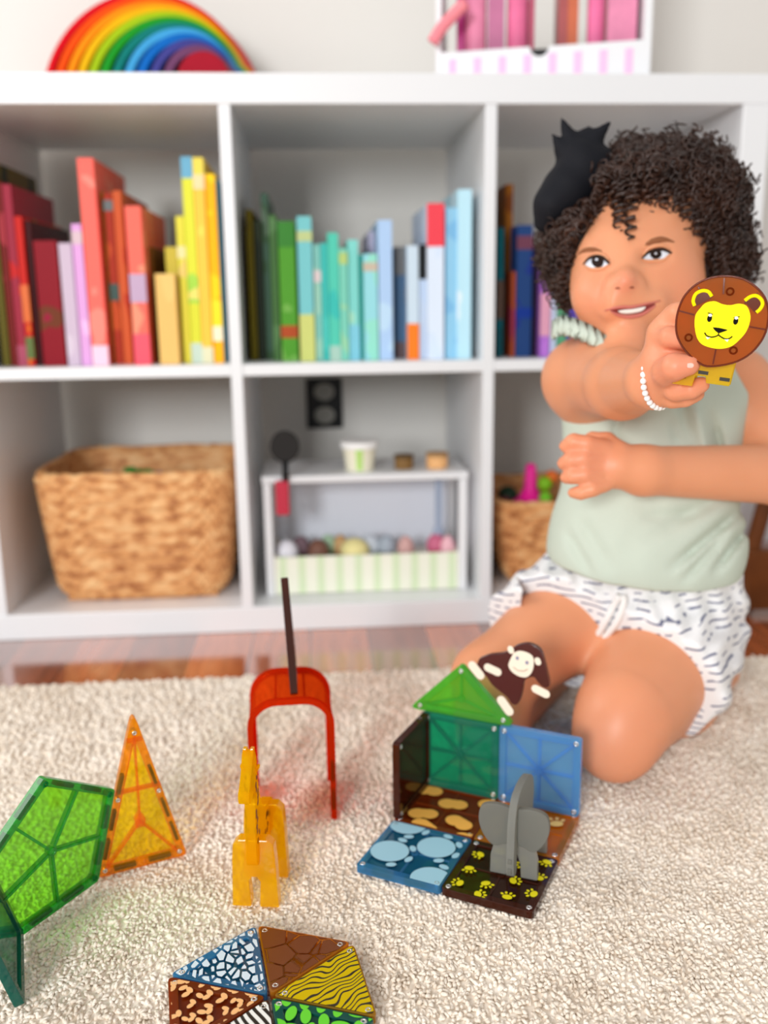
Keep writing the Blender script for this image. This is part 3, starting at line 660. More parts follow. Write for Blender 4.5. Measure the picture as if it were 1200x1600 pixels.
floor_tile(0, 1, 'redbrown', 'dark red brown floor tile with large pale orange hoof prints inside the enclosure', GP, printf=printed(gp, plain('orange_ink', srgb(246,182,84), .35), 'hoofprint_pattern'))
tp = []
for x, y, t in [(.016,.018,.8),(.052,.016,2.1),(.060,.052,.5),(.024,.056,1.7),(.040,.036,3.0),(.010,.04,4)]: tp += paw(x, y, .0062, t)
floor_tile(1, 1, 'amber', 'amber tile with tan paw prints partly hidden behind the elephant', GP, printf=printed(tp, plain('tan_ink', srgb(232,196,120), .35), 'paw_pattern'))
zf = ZR+TH
W0 = NL+E2*(2*TS-TH)+EZ*TH
Mw = lambda o: frame_matrix(o, E1, -E2)
WB = NL+E2*2*TS+EZ*TH
mag_tile(SQ(), Mw(WB), 'emerald', 'emerald green square tile standing as back wall of the enclosure, under the green triangle', GW, spokes='both', magnets=False)
mag_tile(SQ(), Mw(WB+E1*TS), 'blue', 'bright blue square tile standing as back wall at the right of the enclosure', GW, spokes='both', magnets=False)
mag_tile(SQ(TS-.001), frame_matrix(NL+E2*(TS)+EZ*TH, E2, E1), 'darkbrown', 'dark brown square tile standing as the left side wall of the enclosure', GW, spokes=None, magnets=False)
T_ = [(0,0),(.106,0),(.053,.053)]
mag_tile(T_, Mw(WB+E1*(-.0145)+EZ*(TS+.0003)), 'grass', 'green triangle tile standing like a gable on top of the emerald wall', None, spokes='vert', magnets=False)

# orange tall triangle and green pentagon
bl = Zp(150, 1366, ZR+.0005); brr = Zp(290, 1329, ZR+.0005); bm = (bl+brr)/2; nb = (brr-bl)/np.linalg.norm(brr-bl)
dd = D3(204.5, 1098); ap = CP+dd*(((bm-CP)@nb)/(dd@nb)); up_ = ap-bm; Hh = math.sqrt(.152**2-.038**2)
nn = np.cross(nb, up_)
def mag_iso(Mx, color, label, cat_rivets=True):
    P = [(-.038,0),(.038,0),(0,Hh)]
    o = mag_tile(P, Mx, color, label, None, spokes=None, magnets=False, rivets=False, name='magnetic_tile')
    pane, rim = PAL[color]; P = inset(P, .0003)
    Q = [np.array(q) for q in inset(P, .0033)]
    for a, b, spans in ((Q[0],Q[1],((.15,.42),(.58,.86))),(Q[1],Q[2],((.1,.23),(.29,.42),(.55,.68))),(Q[2],Q[0],((.34,.47),(.58,.71),(.78,.91)))):
        d = (b-a)/np.linalg.norm(b-a); e = np.array([-d[1],d[0]])*.0014; L = np.linalg.norm(b-a)
        for m0, m1 in spans: G().prism([a+d*L*m0-e, a+d*L*m1-e, a+d*L*m1+e, a+d*L*m0+e], .001, TH-.001).make('magnet', M_magnet, o)
    for q in [np.array(q) for q in inset(P, .0052)]+[Q[0]+(Q[2]-Q[0])*.5, Q[1]+(Q[2]-Q[1])*.5]:
        G().lathe([(.0007,TH-.0006),(.0008,TH+.0003),(.0015,TH+.0005),(.0020,TH+.0001),(.0020,-.0001),(.0015,-.0005),(.0008,-.0003),(.0007,.0006)], (q[0],q[1],0), 14).make('rivet', M_steel, o, smooth=True)
    def rib(p, q, w=.0008):
        p, q = np.array(p), np.array(q); d = (q-p)/np.linalg.norm(q-p); e = np.array([-d[1],d[0]])*w; G().prism([p-e,q-e,q+e,p+e], .0006, TH-.0006).make('rib', rim, o)
    c = (0,.043); rib(c,(0,Hh*.83)); rib(c,(-.031,.004)); rib(c,(.031,.004)); rib((-.0185,.073),(.0185,.073)); rib((-.006,Hh*.8),(.006,Hh*.8))
    G().prism([(-.0035,.038),(.0035,.038),(.0045,.045),(0,.052),(-.0045,.045)], .0005, TH-.0005).make('hub', rim, o)
    return o
mag_iso(frame_matrix(bm, nb, nn), 'orange', 'tall orange triangle tile with dark magnets standing on its short edge beside the green pentagon')
PT = np.array([[-.108,-.666,.133],[-.072,-.612,.092],[-.088,-.624,.019],[-.134,-.684,.014],[-.146,-.71,.084]])
cpt = PT.mean(0); PT = cpt+(PT-cpt)*1.02
xax = (PT[2]-PT[3]); nrm = np.cross(PT[2]-cpt, PT[1]-cpt); nrm = nrm/np.linalg.norm(nrm)
if nrm@(CP-cpt) < 0: nrm = -nrm
Mp = frame_matrix(cpt-nrm*TH/2, xax, nrm); Mi = Mp.inverted(); loc = [Mi@Vector(p) for p in PT]; loc = [(p.x,p.y) for p in loc]
if sum(loc[i][0]*loc[(i+1)%5][1]-loc[(i+1)%5][0]*loc[i][1] for i in range(5)) < 0: loc = loc[::-1]
M_gr = clear('green_rivet', (.02,.4,.1,1), .6)
mag_tile(loc, Mp, 'green', 'large transparent green pentagon tile leaning at the left, joined to the orange triangle', None, spokes='mid', rivet_mat=M_gr, rw=.0060)
Dg = np.array([-.134,-.684,.014]); Gg = Zp(24, 1588, ZR); up2 = (PT[4]-PT[3]); xg = Gg-Dg
ng = np.cross(xg, up2)
if ng@(CP-Dg) < 0: ng = -ng
Mt = frame_matrix(Dg, xg, ng)
Mti = Mt.inverted(); yl = (Mti@Vector(Dg+up2))
P4 = [(0,0),(.078,0),(.078,.076),(0,.076)] if yl.y > 0 else [(0,-.076),(.078,-.076),(.078,0),(0,0)]
mag_tile(P4, Mt, 'teal', 'dark teal square tile seen almost edge-on below the green pentagon at the left edge', None, spokes=None, magnets=False, rivets=False)

# orange red arch with a tall brown triangle standing on it
RF = Zp(527, 1280, ZR); LF = RF+np.array([-.0775,-.003,0]); LF[2] = ZR; xa = (RF-LF); wA = np.linalg.norm(xa)
hA = Yp(455, 1092, RF[1])[2]-ZR
Ma = frame_matrix(LF, xa, np.cross(xa, EZ))
arch = empty('arch_tile', (0,0,0), 'glossy orange red arched tunnel tile standing on the rug behind the giraffe', 'magnetic tile', None, M=Ma)
def archpath(off, r=.027):
    P = [(off,0)]
    w_, h_ = wA-off, hA-off; r = r-off
    for k in range(11): a = pi-k*pi/20; P.append((off+r+r*math.cos(a), h_-r+r*math.sin(a)))
    for k in range(11): a = pi/2-k*pi/20; P.append((w_-r+r*math.cos(a), h_-r+r*math.sin(a)))
    return P+[(w_,0)]
def sheet(o0, o1, z0, z1, mat, name, i0=0, i1=None):
    Ao, Ai = archpath(o0), archpath(o1); i1 = i1 or len(Ao); Ao, Ai = Ao[i0:i1], Ai[i0:i1]; n = len(Ao)
    V = [(x,y,z) for L_ in (Ao,Ai) for z in (z0,z1) for x,y in L_]; F = []
    for i in range(n-1): F += [(i,i+1,n+i+1,n+i),(2*n+i+1,2*n+i,3*n+i,3*n+i+1),(n+i,n+i+1,3*n+i+1,3*n+i),(i+1,i,2*n+i,2*n+i+1)]
    F += [(0,n,3*n,2*n),(n-1,3*n-1,4*n-1,2*n-1)]
    return mesh(name, V, F, mat, arch, bevel=.0004)
M_redsheet = clear('red_sheet', (.95,.30,.08,1), .24, (.9,.12,.015,1)); M_redtop = PAL['red'][0]
for z0, z1 in ((-.006,0),(-.076,-.070)): sheet(0, .0055, z0, z1, PAL['red'][1], 'rim')
sheet(.001, .0028, -.070, -.006, M_redsheet, 'curved_pane')
for x in (0, wA-.0055):
    for za, zb_ in ((.010,.028),(.038,.056)):
        G().box(x+.0012, x+.0042, za, zb_, -.0062, -.0002).make('magnet', M_magnet, arch)
for k in (1, 2): G().box(wA*k/3-.001, wA*k/3+.001, hA-.0045, hA-.0028, -.070, -.006).make('rib', PAL['red'][1], arch)
# brown triangle
fb = Yp(459, 1062, RF[1]+.004); fb[2] = ZR+hA+.0002
vd = fb-CP; vd[2] = 0; vd /= np.linalg.norm(vd)
lean = np.array([-.05,0,1.]); lean /= np.linalg.norm(lean)
fx = np.array([.0,1.,0]); fx = vd*1.0
sd = np.cross(fx, lean); sd /= np.linalg.norm(sd)
mag_tile([(0,0),(TS,0),(TS*.45,.106)], frame_matrix(fb-sd*TH/2, fx, sd), 'darkbrown', 'tall dark brown triangle tile standing edge-on on top of the orange red arch', None, spokes=None, magnets=True, rivets=False)

# hexagon fan of printed triangles at the bottom
HC = Zp(421, 1556, ZR+TH); HC[2] = ZR
def hexmat(k):
    a = math.radians(100+60-60*k); b = math.radians(100-60*k)
    return a, b
HX = [('petrol','blue triangle tile printed with pale cobbles, left of the brown one in the hexagon',ink('cobble_ink', srgb(214,230,240),'cells',118,.12,.16,stretch=(1,1.5,1),rot=.5)),
      ('amber','brown amber crackled triangle tile at the top of the hexagon',ink('amber_ink', srgb(112,54,10),'cells',62,.01,.07,rot=.3)),
      ('yellow','triangle tile printed with curving black and mustard straw lines in the hexagon',ink('straw_ink', srgb(40,28,6),'wave',95,.72,.82,col2=srgb(205,176,20),dist=16,rot=.9,stretch=(1,.6,1))),
      ('teal','dark green triangle tile printed with bright green leaves at the bottom right of the hexagon',None),
      ('darkbrown','black and white zebra striped triangle tile at the bottom of the hexagon',ink('zebra_ink', srgb(20,12,8),'wave',62,.45,.55,col2=srgb(240,238,232),dist=3,rot=.2)),
      ('redbrown','red brown triangle tile printed with peach leopard spots at the left of the hexagon',None)]
def full_print(mat, name):
    def f(o, P): G().prism(rounded(inset(P, .0013), .003), TH+.0002, TH+.0003).make(name, mat, o)
    return f
leaf = []
for x, y, t in [(r_*math.cos(a_), r_*math.sin(a_), t_) for r_, a_, t_ in []]: pass
rr = random.Random(11)
for gx in range(-2, 9):
    for gy in range(-1, 8):
        x, y, t = gx*.0125+rr.uniform(-.001,.001)+(gy%2)*.006, gy*.0105+rr.uniform(-.001,.001), rr.choice([.3,-.2,2.0,1.1,2.7])
        n = 9; a, b = .0066, .0036
        L_ = [(a*math.cos(pi*k/n), b*math.sin(pi*k/n)**1.1) for k in range(n)]+[(-a*math.cos(pi*k/n), -b*math.sin(pi*k/n)**1.1) for k in range(n)]
        leaf.append([(x+u*math.cos(t)-v*math.sin(t), y+u*math.sin(t)+v*math.cos(t)) for u, v in L_])
leo = []
for gx in range(-1, 8):
    for gy in range(-1, 8):
        x, y, t = gx*.0125+(gy%2)*.006+rr.uniform(-.0015,.0015), gy*.0105+rr.uniform(-.0012,.0012), rr.uniform(0,3)
        s = rr.uniform(.8,1.15)
        for k in range(rr.choice([2,3,3])):
            a = t+k*1.5; leo.append(ell(x+.0036*s*math.cos(a), y+.0030*s*math.sin(a), .0031*s, .0019*s, a+pi/2+.3, 10))
for k, (c_, lab, mt_) in enumerate(HX):
    a, b = hexmat(k); pA = np.array([math.cos(a), math.sin(a)])*(TS+.0004); pB = np.array([math.cos(b), math.sin(b)])*(TS+.0004)
    P = [(0,0), (TS,0), (TS/2, TS*.866)]; e = np.array([math.cos(b), math.sin(b), 0]); off = np.array([math.cos((a+b)/2), math.sin((a+b)/2), 0])*.0006
    pf = full_print(mt_, 'printed_pattern') if mt_ else (printed(leaf, plain('leaf_ink', srgb(104,210,50), .35), 'leaf_pattern') if k == 3 else printed(leo, plain('peach_ink', srgb(246,188,126), .35), 'leopard_pattern'))
    mag_tile(P, frame_matrix(HC+off, e, EZ), c_, lab, 'printed triangle tiles fanned into a hexagon on the rug', spokes=None, magnets=False, printf=pf)

# ------------------------------------------------------------------ animals
def plate(o, name, outline, thick, mat, along='s'):
    """extrude an outline: (s, z) in the body plane, or (t, z) across it at position s0"""
    pass
def animal(name, label, base, fwd, scale=1):
    f = np.array([fwd[0], fwd[1], 0.]); f /= np.linalg.norm(f); l = np.array([-f[1], f[0], 0])   # x = forward, y = left of the animal
    return empty(name, (0,0,0), label, 'toy animal', None, M=Matrix([[f[0],l[0],0,base[0]],[f[1],l[1],0,base[1]],[0,0,1,base[2]],[0,0,0,1]]))
def slab_s(o, name, P, t, mat, y0=0, bevel=.0008):     # plate in the x-z plane, thickness along y
    g = G().prism(P, -t/2, t/2); g.V = [(x, -z+y0, y) for x, y, z in g.V]; return g.make(name, mat, o, bevel=bevel)
def slab_t(o, name, P, x0, t, mat, bevel=.0008):       # plate in the y-z plane, thickness along x
    g = G().prism(P, -t/2, t/2); g.V = [(z+x0, x, y) for x, y, z in g.V]; return g.make(name, mat, o, bevel=bevel)
def sm(P, n=5): 
    Q = smoothpath(P+[P[0]], n)[:-1]; return [(q[0], q[1]) for q in Q]
def legs(h, w, lw, top):   # a bridge with two legs: outline in (y, z)
    return [(-w,0),(-w+lw,0),(-w+lw*1.05,h*.38),(-w+lw*1.25,h*.62),(w-lw*1.25,h*.62),(w-lw*1.05,h*.38),(w-lw,0),(w,0),(w*.98,h*.5),(w*.82,h*.9),(w*.6,top),(-w*.6,top),(-w*.82,h*.9),(-w*.98,h*.5)]
def glegs(w, lw, top): return [(-w,0),(-w+lw,0),(-w+lw,.004),(-w+lw*.93,.022),(-.002,.026),(.002,.026),(w-lw*.93,.022),(w-lw,.004),(w-lw,0),(w,0),(w*.96,.02),(w*.92,top*.7),(w*.86,top*.93),(w*.62,top),(-w*.62,top),(-w*.86,top*.93),(-w*.92,top*.7),(-w*.96,.02)]
# elephant
M_el = clear('elephant_grey', (.55,.55,.52,1), .62, (.50,.50,.46,1), .10)
M_el2 = clear('elephant_grey_ear', (.40,.40,.36,1), .55, (.46,.46,.42,1), .10)
F1, F2 = Zp(781, 1360, zf), Zp(826, 1374, zf); lat = (F2-F1)/np.linalg.norm(F2-F1); mF = (F1+F2)/2
fw = np.cross(lat, EZ); fw = fw if fw@(CP-mF) > 0 else -fw
tc_ = CP-mF; tc_[2] = 0; tc_ /= np.linalg.norm(tc_); fw = fw*.55+tc_*.45; fw /= np.linalg.norm(fw)
el = animal('toy_elephant', 'translucent grey toy elephant with wide ears standing on the dark tile with yellow paw prints', mF-fw*.012+EZ*.0006, fw)
slab_s(el, 'body_plate', sm([(-.044,.022),(-.048,.045),(-.040,.062),(-.02,.070),(.003,.072),(.018,.068),(.026,.054),(.028,.036),(.029,.018),(.027,.008),(.018,.007),(.017,.020),(.012,.030),(.0,.030),(-.02,.026),(-.04,.024)]), .0062, M_el)
slab_t(el, 'front_legs', legs(.032, .0195, .0135, .034), .012, .0062, M_el)
slab_t(el, 'hind_legs', legs(.032, .0195, .0135, .034), -.028, .0062, M_el)
for s in (-1, 1):
    P = sm([(s*.0034,.062),(s*.015,.0635),(s*.026,.060),(s*.0285,.048),(s*.025,.036),(s*.017,.027),(s*.009,.029),(s*.0034,.034)])
    if s < 0: P = P[::-1]
    slab_t(el, 'ear', P, .016, .0050, M_el2)
G().box(.0295,.0302,-.0016,.0016,.011,.016).box(.0295,.0302,-.0016,.0016,.02,.024).make('trunk_ridge', M_el2, el, bevel=.0004)
# giraffe
M_gi = clear('giraffe_amber', (1,.82,.03,1), .45, (1,.62,.01,1), .10); M_spot = plain('brown_spot_ink', srgb(120,60,10), .4)
g1, g2 = Zp(386, 1411, ZR+.001), Zp(419, 1413, ZR+.001); gm = (g1+g2)/2
gi = animal('toy_giraffe', 'translucent amber toy giraffe with brown neck spots standing on the rug before the arch', gm+np.array([0,.004,0.]), (-.16,-1))
slab_t(gi, 'front_legs', glegs(.0185, .0150, .058), .003, .0100, M_gi)
slab_t(gi, 'hind_legs', glegs(.0185, .0150, .066), -.036, .0100, M_gi)
gP = sm([(-.047,.036),(-.052,.050),(-.047,.064),(-.030,.068),(-.014,.074),(-.006,.090),(-.001,.108),(.000,.124),(.005,.133),(.011,.131),(.014,.124),(.022,.113),(.028,.107),(.027,.100),(.020,.098),(.012,.102),(.011,.088),(.013,.070),(.014,.050),(.010,.038),(-.015,.037)])
slab_s(gi, 'body_plate', gP, .0085, M_gi)
for s in (-1, 1): slab_t(gi, 'ear', sm([(s*.0042,.118),(s*.0070,.120),(s*.0072,.117),(s*.0042,.113)])[::s], .004, .003, M_gi, .0004)
G().box(.003,.008,-.0042,-.0012,.128,.1345).box(.003,.008,.0012,.0042,.128,.1345).make('horns', M_gi, gi, bevel=.0006)
for s in (1, -1):
    g = G(); rr = random.Random(5)
    for k in range(22):
        t = k/21; x = -.034+.040*t+rr.uniform(-.004,.004) if k < 9 else .004+rr.uniform(-.004,.005); z = (.048+rr.uniform(0,.015)) if k < 9 else .058+(k-9)*.0042
        P = ell(x, z, .0019, .0026, rr.uniform(0,3), 6); V = [(p[0], s*.00435, p[1]) for p in P]+[(p[0], s*.0045, p[1]) for p in P]; n = 6
        g.add(V, [tuple(range(n-1,-1,-1)), tuple(range(n,2*n))]+[(i,(i+1)%n,n+(i+1)%n,n+i) for i in range(n)])
    g.make('spot_pattern', M_spot, gi)
# monkey (in the plane of the back wall, hanging on the triangle's slope)
MK = frame_matrix(WB-E2*.0005, E1, -E2); Mki = MK.inverted()
def wp(u, v):
    r = D3(u, v); t = ((WB-CP)@E2)/(r@E2); q = Mki@Vector(CP+r*t); return (q.x, q.y)
mk = empty('toy_monkey', (0,0,0), 'brown toy monkey with cream face, hands and feet perched on the green triangle', 'toy animal', None, M=MK)
M_mk = clear('monkey_brown', (.30,.07,.05,1), .62, (.20,.05,.045,1), .2); M_cr = plain('cream_ink', srgb(244,228,208), .45); M_mkb = clear('monkey_olive', (.45,.22,.03,1), .3)
def mkp(name, P, z0, z1, mat, parent=mk): return G().prism(P, z0, z1).make(name, mat, parent, bevel=.0003)
body = sm([wp(*p) for p in [(752,1026),(768,1020),(788,1018),(800,1012),(812,1005),(830,1003),(846,1012),(853,1030),(858,1050),(861,1068),(852,1070),(843,1062),(836,1054),(822,1060),(818,1080),(812,1096),(803,1096),(796,1086),(786,1078),(772,1066),(762,1052),(748,1040)]], 3)
if sum(body[i][0]*body[(i+1)%len(body)][1]-body[(i+1)%len(body)][0]*body[i][1] for i in range(len(body))) < 0: body = body[::-1]
mkp('body', body, 0, .0055, M_mk)
def wpoly(pts, n=5, smooth_=True):
    P = [wp(*p) for p in pts]; P = sm(P, n) if smooth_ else P
    if sum(P[i][0]*P[(i+1)%len(P)][1]-P[(i+1)%len(P)][0]*P[i][1] for i in range(len(P))) < 0: P = P[::-1]
    return P
mkp('face', wpoly([(806,1016),(816,1013),(830,1017),(837,1025),(836,1042),(828,1053),(816,1053),(804,1046),(798,1036),(801,1026)]), .0056, .0066, M_cr)
def pill(p, q, r, z0, z1, name, mat):
    a, b = np.array(wp(*p)), np.array(wp(*q)); d = (b-a)/np.linalg.norm(b-a); t = math.atan2(d[1], d[0])
    P = [(b[0]+r*math.cos(t+k), b[1]+r*math.sin(t+k)) for k in np.linspace(-pi/2, pi/2, 8)]+[(a[0]+r*math.cos(t+k), a[1]+r*math.sin(t+k)) for k in np.linspace(pi/2, 3*pi/2, 8)]
    mkp(name, P, z0, z1, mat)
pill((742,1036),(754,1051),.0042,.0056,.0066,'foot',M_cr); pill((787,1090),(799,1107),.0042,.0056,.0066,'foot',M_cr)
pill((766,1039),(781,1046),.0038,.0056,.0066,'hand',M_cr); pill((840,1072),(856,1080),.0038,.0056,.0066,'hand',M_cr)
for p in ((801,1010),(843,1028)): pill(p,(p[0]+1,p[1]+3),.0028,.0056,.0064,'ear',M_cr)
M_lg = plain('lilac_grey_ink', srgb(140,136,160), .4)
for p in ((812,1024),(827,1031)): mkp('eye', [(wp(*p)[0]+.0016*math.cos(t), wp(*p)[1]+.0018*math.sin(t)) for t in np.linspace(0,2*pi,13)[:-1]], .0067, .0070, M_lg)
G().tube([(*wp(*p), .0069) for p in [(806,1038),(813,1043),(822,1044),(828,1041)]], .0005, 6).make('smile', plain('smile_ink', srgb(190,170,150), .4), mk)

# ------------------------------------------------------------------ lion held towards the camera
LC = A(1127, 503, .640)
fl = CP-LC; fl /= np.linalg.norm(fl)
rt = CX-fl*(CX@fl); rt /= np.linalg.norm(rt); a_ = math.radians(-7); upv = np.cross(fl, rt)
rt2 = rt*math.cos(a_)+upv*math.sin(a_)
ML = frame_matrix(LC, rt2, fl)                     # x right in the picture, y up, z to the viewer
li = empty('toy_lion', (0,0,0), 'amber brown toy lion with round mane and yellow face held in the child\'s hand', 'toy animal', None, M=ML)
px = .640/CF
def lp(P): return [(x*px, y*px) for x, y in P]
M_mane = clear('mane_amber', (.75,.24,.01,1), .50, (.70,.20,.008,1), .03); M_maner = clear('mane_rim', (.40,.07,.006,1), .55, (.34,.06,.01,1), .08)
Pm = lp([(69,8),(66,27),(56,46),(40,60),(20,69),(-4,71),(-28,66),(-48,54),(-62,36),(-68,16),(-69,-6),(-64,-28),(-52,-46),(-36,-60),(-20,-69),(-8,-72),(12,-68),(36,-58),(54,-42),(65,-22),(69,-6)][::-1])
Pm = [(q[0],q[1]) for q in smoothpath([*Pm, Pm[0]], 3)[:-1]]
if sum(Pm[i][0]*Pm[(i+1)%len(Pm)][1]-Pm[(i+1)%len(Pm)][0]*Pm[i][1] for i in range(len(Pm))) < 0: Pm = Pm[::-1]
Pi = [(x*.955, y*.955) for x, y in Pm]
G().ring(Pm, Pi, -.0052, 0).make('mane_rim', M_maner, li, bevel=.0006)
G().prism([(x*.954, y*.954) for x, y in Pm], -.0046, -.0006).make('mane', M_mane, li)
for a in (97, 172, 270, -3, 48, 132):
    c, s = math.cos(math.radians(a)), math.sin(math.radians(a)); e = (-s*.0005, c*.0005); r0, r1 = .0185, .0288
    G().prism([(c*r0+e[0]*-1, s*r0-e[1]), (c*r1-e[0], s*r1-e[1]), (c*r1+e[0], s*r1+e[1]), (c*r0+e[0], s*r0+e[1])], -.005, -.0002).make('mane_rib', M_maner, li)
for x, y in ((4,47),(-44,-30),(26,-41)):
    G().lathe([(.0016,-.005),(.0016,-.0002),(.0028,-.0002),(.0030,-.005)], (x*px,y*px,0), 16).make('peg', M_maner, li, smooth=True)
M_yf = plain('yellow_print', srgb(255,236,0), .45, .08); M_bk = plain('black_print', srgb(12,9,6), .5, .05); M_wh = plain('white_print', srgb(252,250,240), .35)
def lion_print(P, z, name, mat, parent=li, n=4, smooth_=True):
    P = lp(P); P = [(q[0],q[1]) for q in (smoothpath([*P, P[0]], n)[:-1] if smooth_ else P)]
    if sum(P[i][0]*P[(i+1)%len(P)][1]-P[(i+1)%len(P)][0]*P[i][1] for i in range(len(P))) < 0: P = P[::-1]
    return G().prism(P, z, z+.0006).make(name, mat, parent)
def C0(x, y):      # crop pixel (6x zoom at 1000,420) to offsets from the disc centre, undoing its small tilt
    u, v = 1000+x/6-1127, -(420+y/6-503); c, s = math.cos(-a_), math.sin(-a_); return (u*c-v*s, u*s+v*c)
face = lion_print([C0(*p) for p in [(560,380),(610,325),(690,308),(760,335),(830,345),(910,332),(975,355),(1010,430),(1012,500),(985,590),(930,665),(870,720),(790,745),(700,740),(610,710),(560,655),(535,580),(524,500),(530,430)]], -.0001, 'face', M_yf)
for k, (x, y) in enumerate(((656,465),(888,490))):
    lion_print([(C0(x,y)[0]+3.6*math.cos(t), C0(x,y)[1]+5.6*math.sin(t)) for t in np.linspace(0,2*pi,17)[:-1]], .0005, 'eye', M_bk, smooth_=False)
    lion_print([(C0(x+4,y-28)[0]+2.7*math.cos(t), C0(x+4,y-28)[1]+2.3*math.sin(t)) for t in np.linspace(0,2*pi,13)[:-1]], .0008, 'eye_glint', M_wh, smooth_=False)
lion_print([C0(*p) for p in [(690,548),(740,552),(812,568),(818,575),(780,590),(748,600),(725,588),(705,570)]], .0005, 'nose', M_bk, n=3)
for P, w_ in (([(620,597),(640,625),(680,638),(720,632),(745,618)],1.0),([(745,618),(775,640),(810,655),(845,650),(868,630)],1.0),([(745,600),(745,618)],.8),([(636,415),(660,420),(682,430)],.7),([(868,460),(895,455),(920,450)],.7)):
    Q = smoothpath([np.array([*C0(*p),0])*px+[0,0,.0007] for p in P], 4) if len(P) > 2 else [np.array([*C0(*p),0])*px+[0,0,.0007] for p in P]
    G().tube(Q, w_*.00042, 6).make('whisker_line', M_bk, li)
for P in ([(632,636),(660,642),(675,640),(650,660)],[(800,658),(840,658),(828,682)]): lion_print([C0(*p) for p in P], .0004, 'fang', M_wh, smooth_=False)
for P in ([(515,350),(500,300),(520,240),(575,212),(630,222),(662,265)],[(955,305),(1000,270),(1050,262),(1095,295),(1110,340),(1090,385),(1062,412)]):
    Q = smoothpath([np.array([*C0(*p),0])*px+[0,0,-.0001] for p in P], 5); G().tube(Q, .00125, 8).make('ear_print', M_yf, li, smooth=True)
    lion_print([(C0(*p)[0]*.97+0, C0(*p)[1]*.97) for p in P], -.0004, 'ear', M_maner)
M_ly = clear('lion_yellow', (1,.86,.05,1), .40, (1,.80,.03,1), .05)
sgz = lambda P, x0, x1: None
g = G().prism(lp([(-14,30),(10,34),(14,-60),(0,-70),(-16,-60)]), -.012, -.0053); 
g.make('neck_block', M_ly, li, bevel=.0006)
# body plate runs back from the mane, legs are two cross pieces
PB = [(-.006,.012),(-.006,-.020),(-.016,-.028),(-.030,-.026),(-.046,-.030),(-.050,-.012),(-.048,.006),(-.034,.012)]   # (depth, y)
g = G().prism(PB, -.0032, .0032); g.V = [(-z-.002, y, x) for x, y, z in g.V]; mesh('body_plate', g.V, g.F, M_ly, li, bevel=.0008)
def lleg(z0, x0, y0, mat):
    P = lp([(x0-24,y0-20),(x0-26,y0+28),(x0+66,y0+28),(x0+64,y0-12),(x0+46,y0-12),(x0+28,y0-12),(x0+26,y0-2),(x0+10,y0-2),(x0+8,y0-20)])
    P = [p for p in P]
    if sum(P[i][0]*P[(i+1)%len(P)][1]-P[(i+1)%len(P)][0]*P[i][1] for i in range(len(P))) < 0: P = P[::-1]
    G().prism(P, z0-.006, z0).make('legs', mat, li, bevel=.0007)
lleg(-.008, -33, -86, M_ly); lleg(-.040, -30, -88, M_ly)
for x, y in ((-45,-92),(-12,-82),(22,-88)): G().box(x*px-.0034, x*px+.0034, y*px-.0012, y*px+.0012, -.0095, -.0078).make('magnet', M_magnet, li)

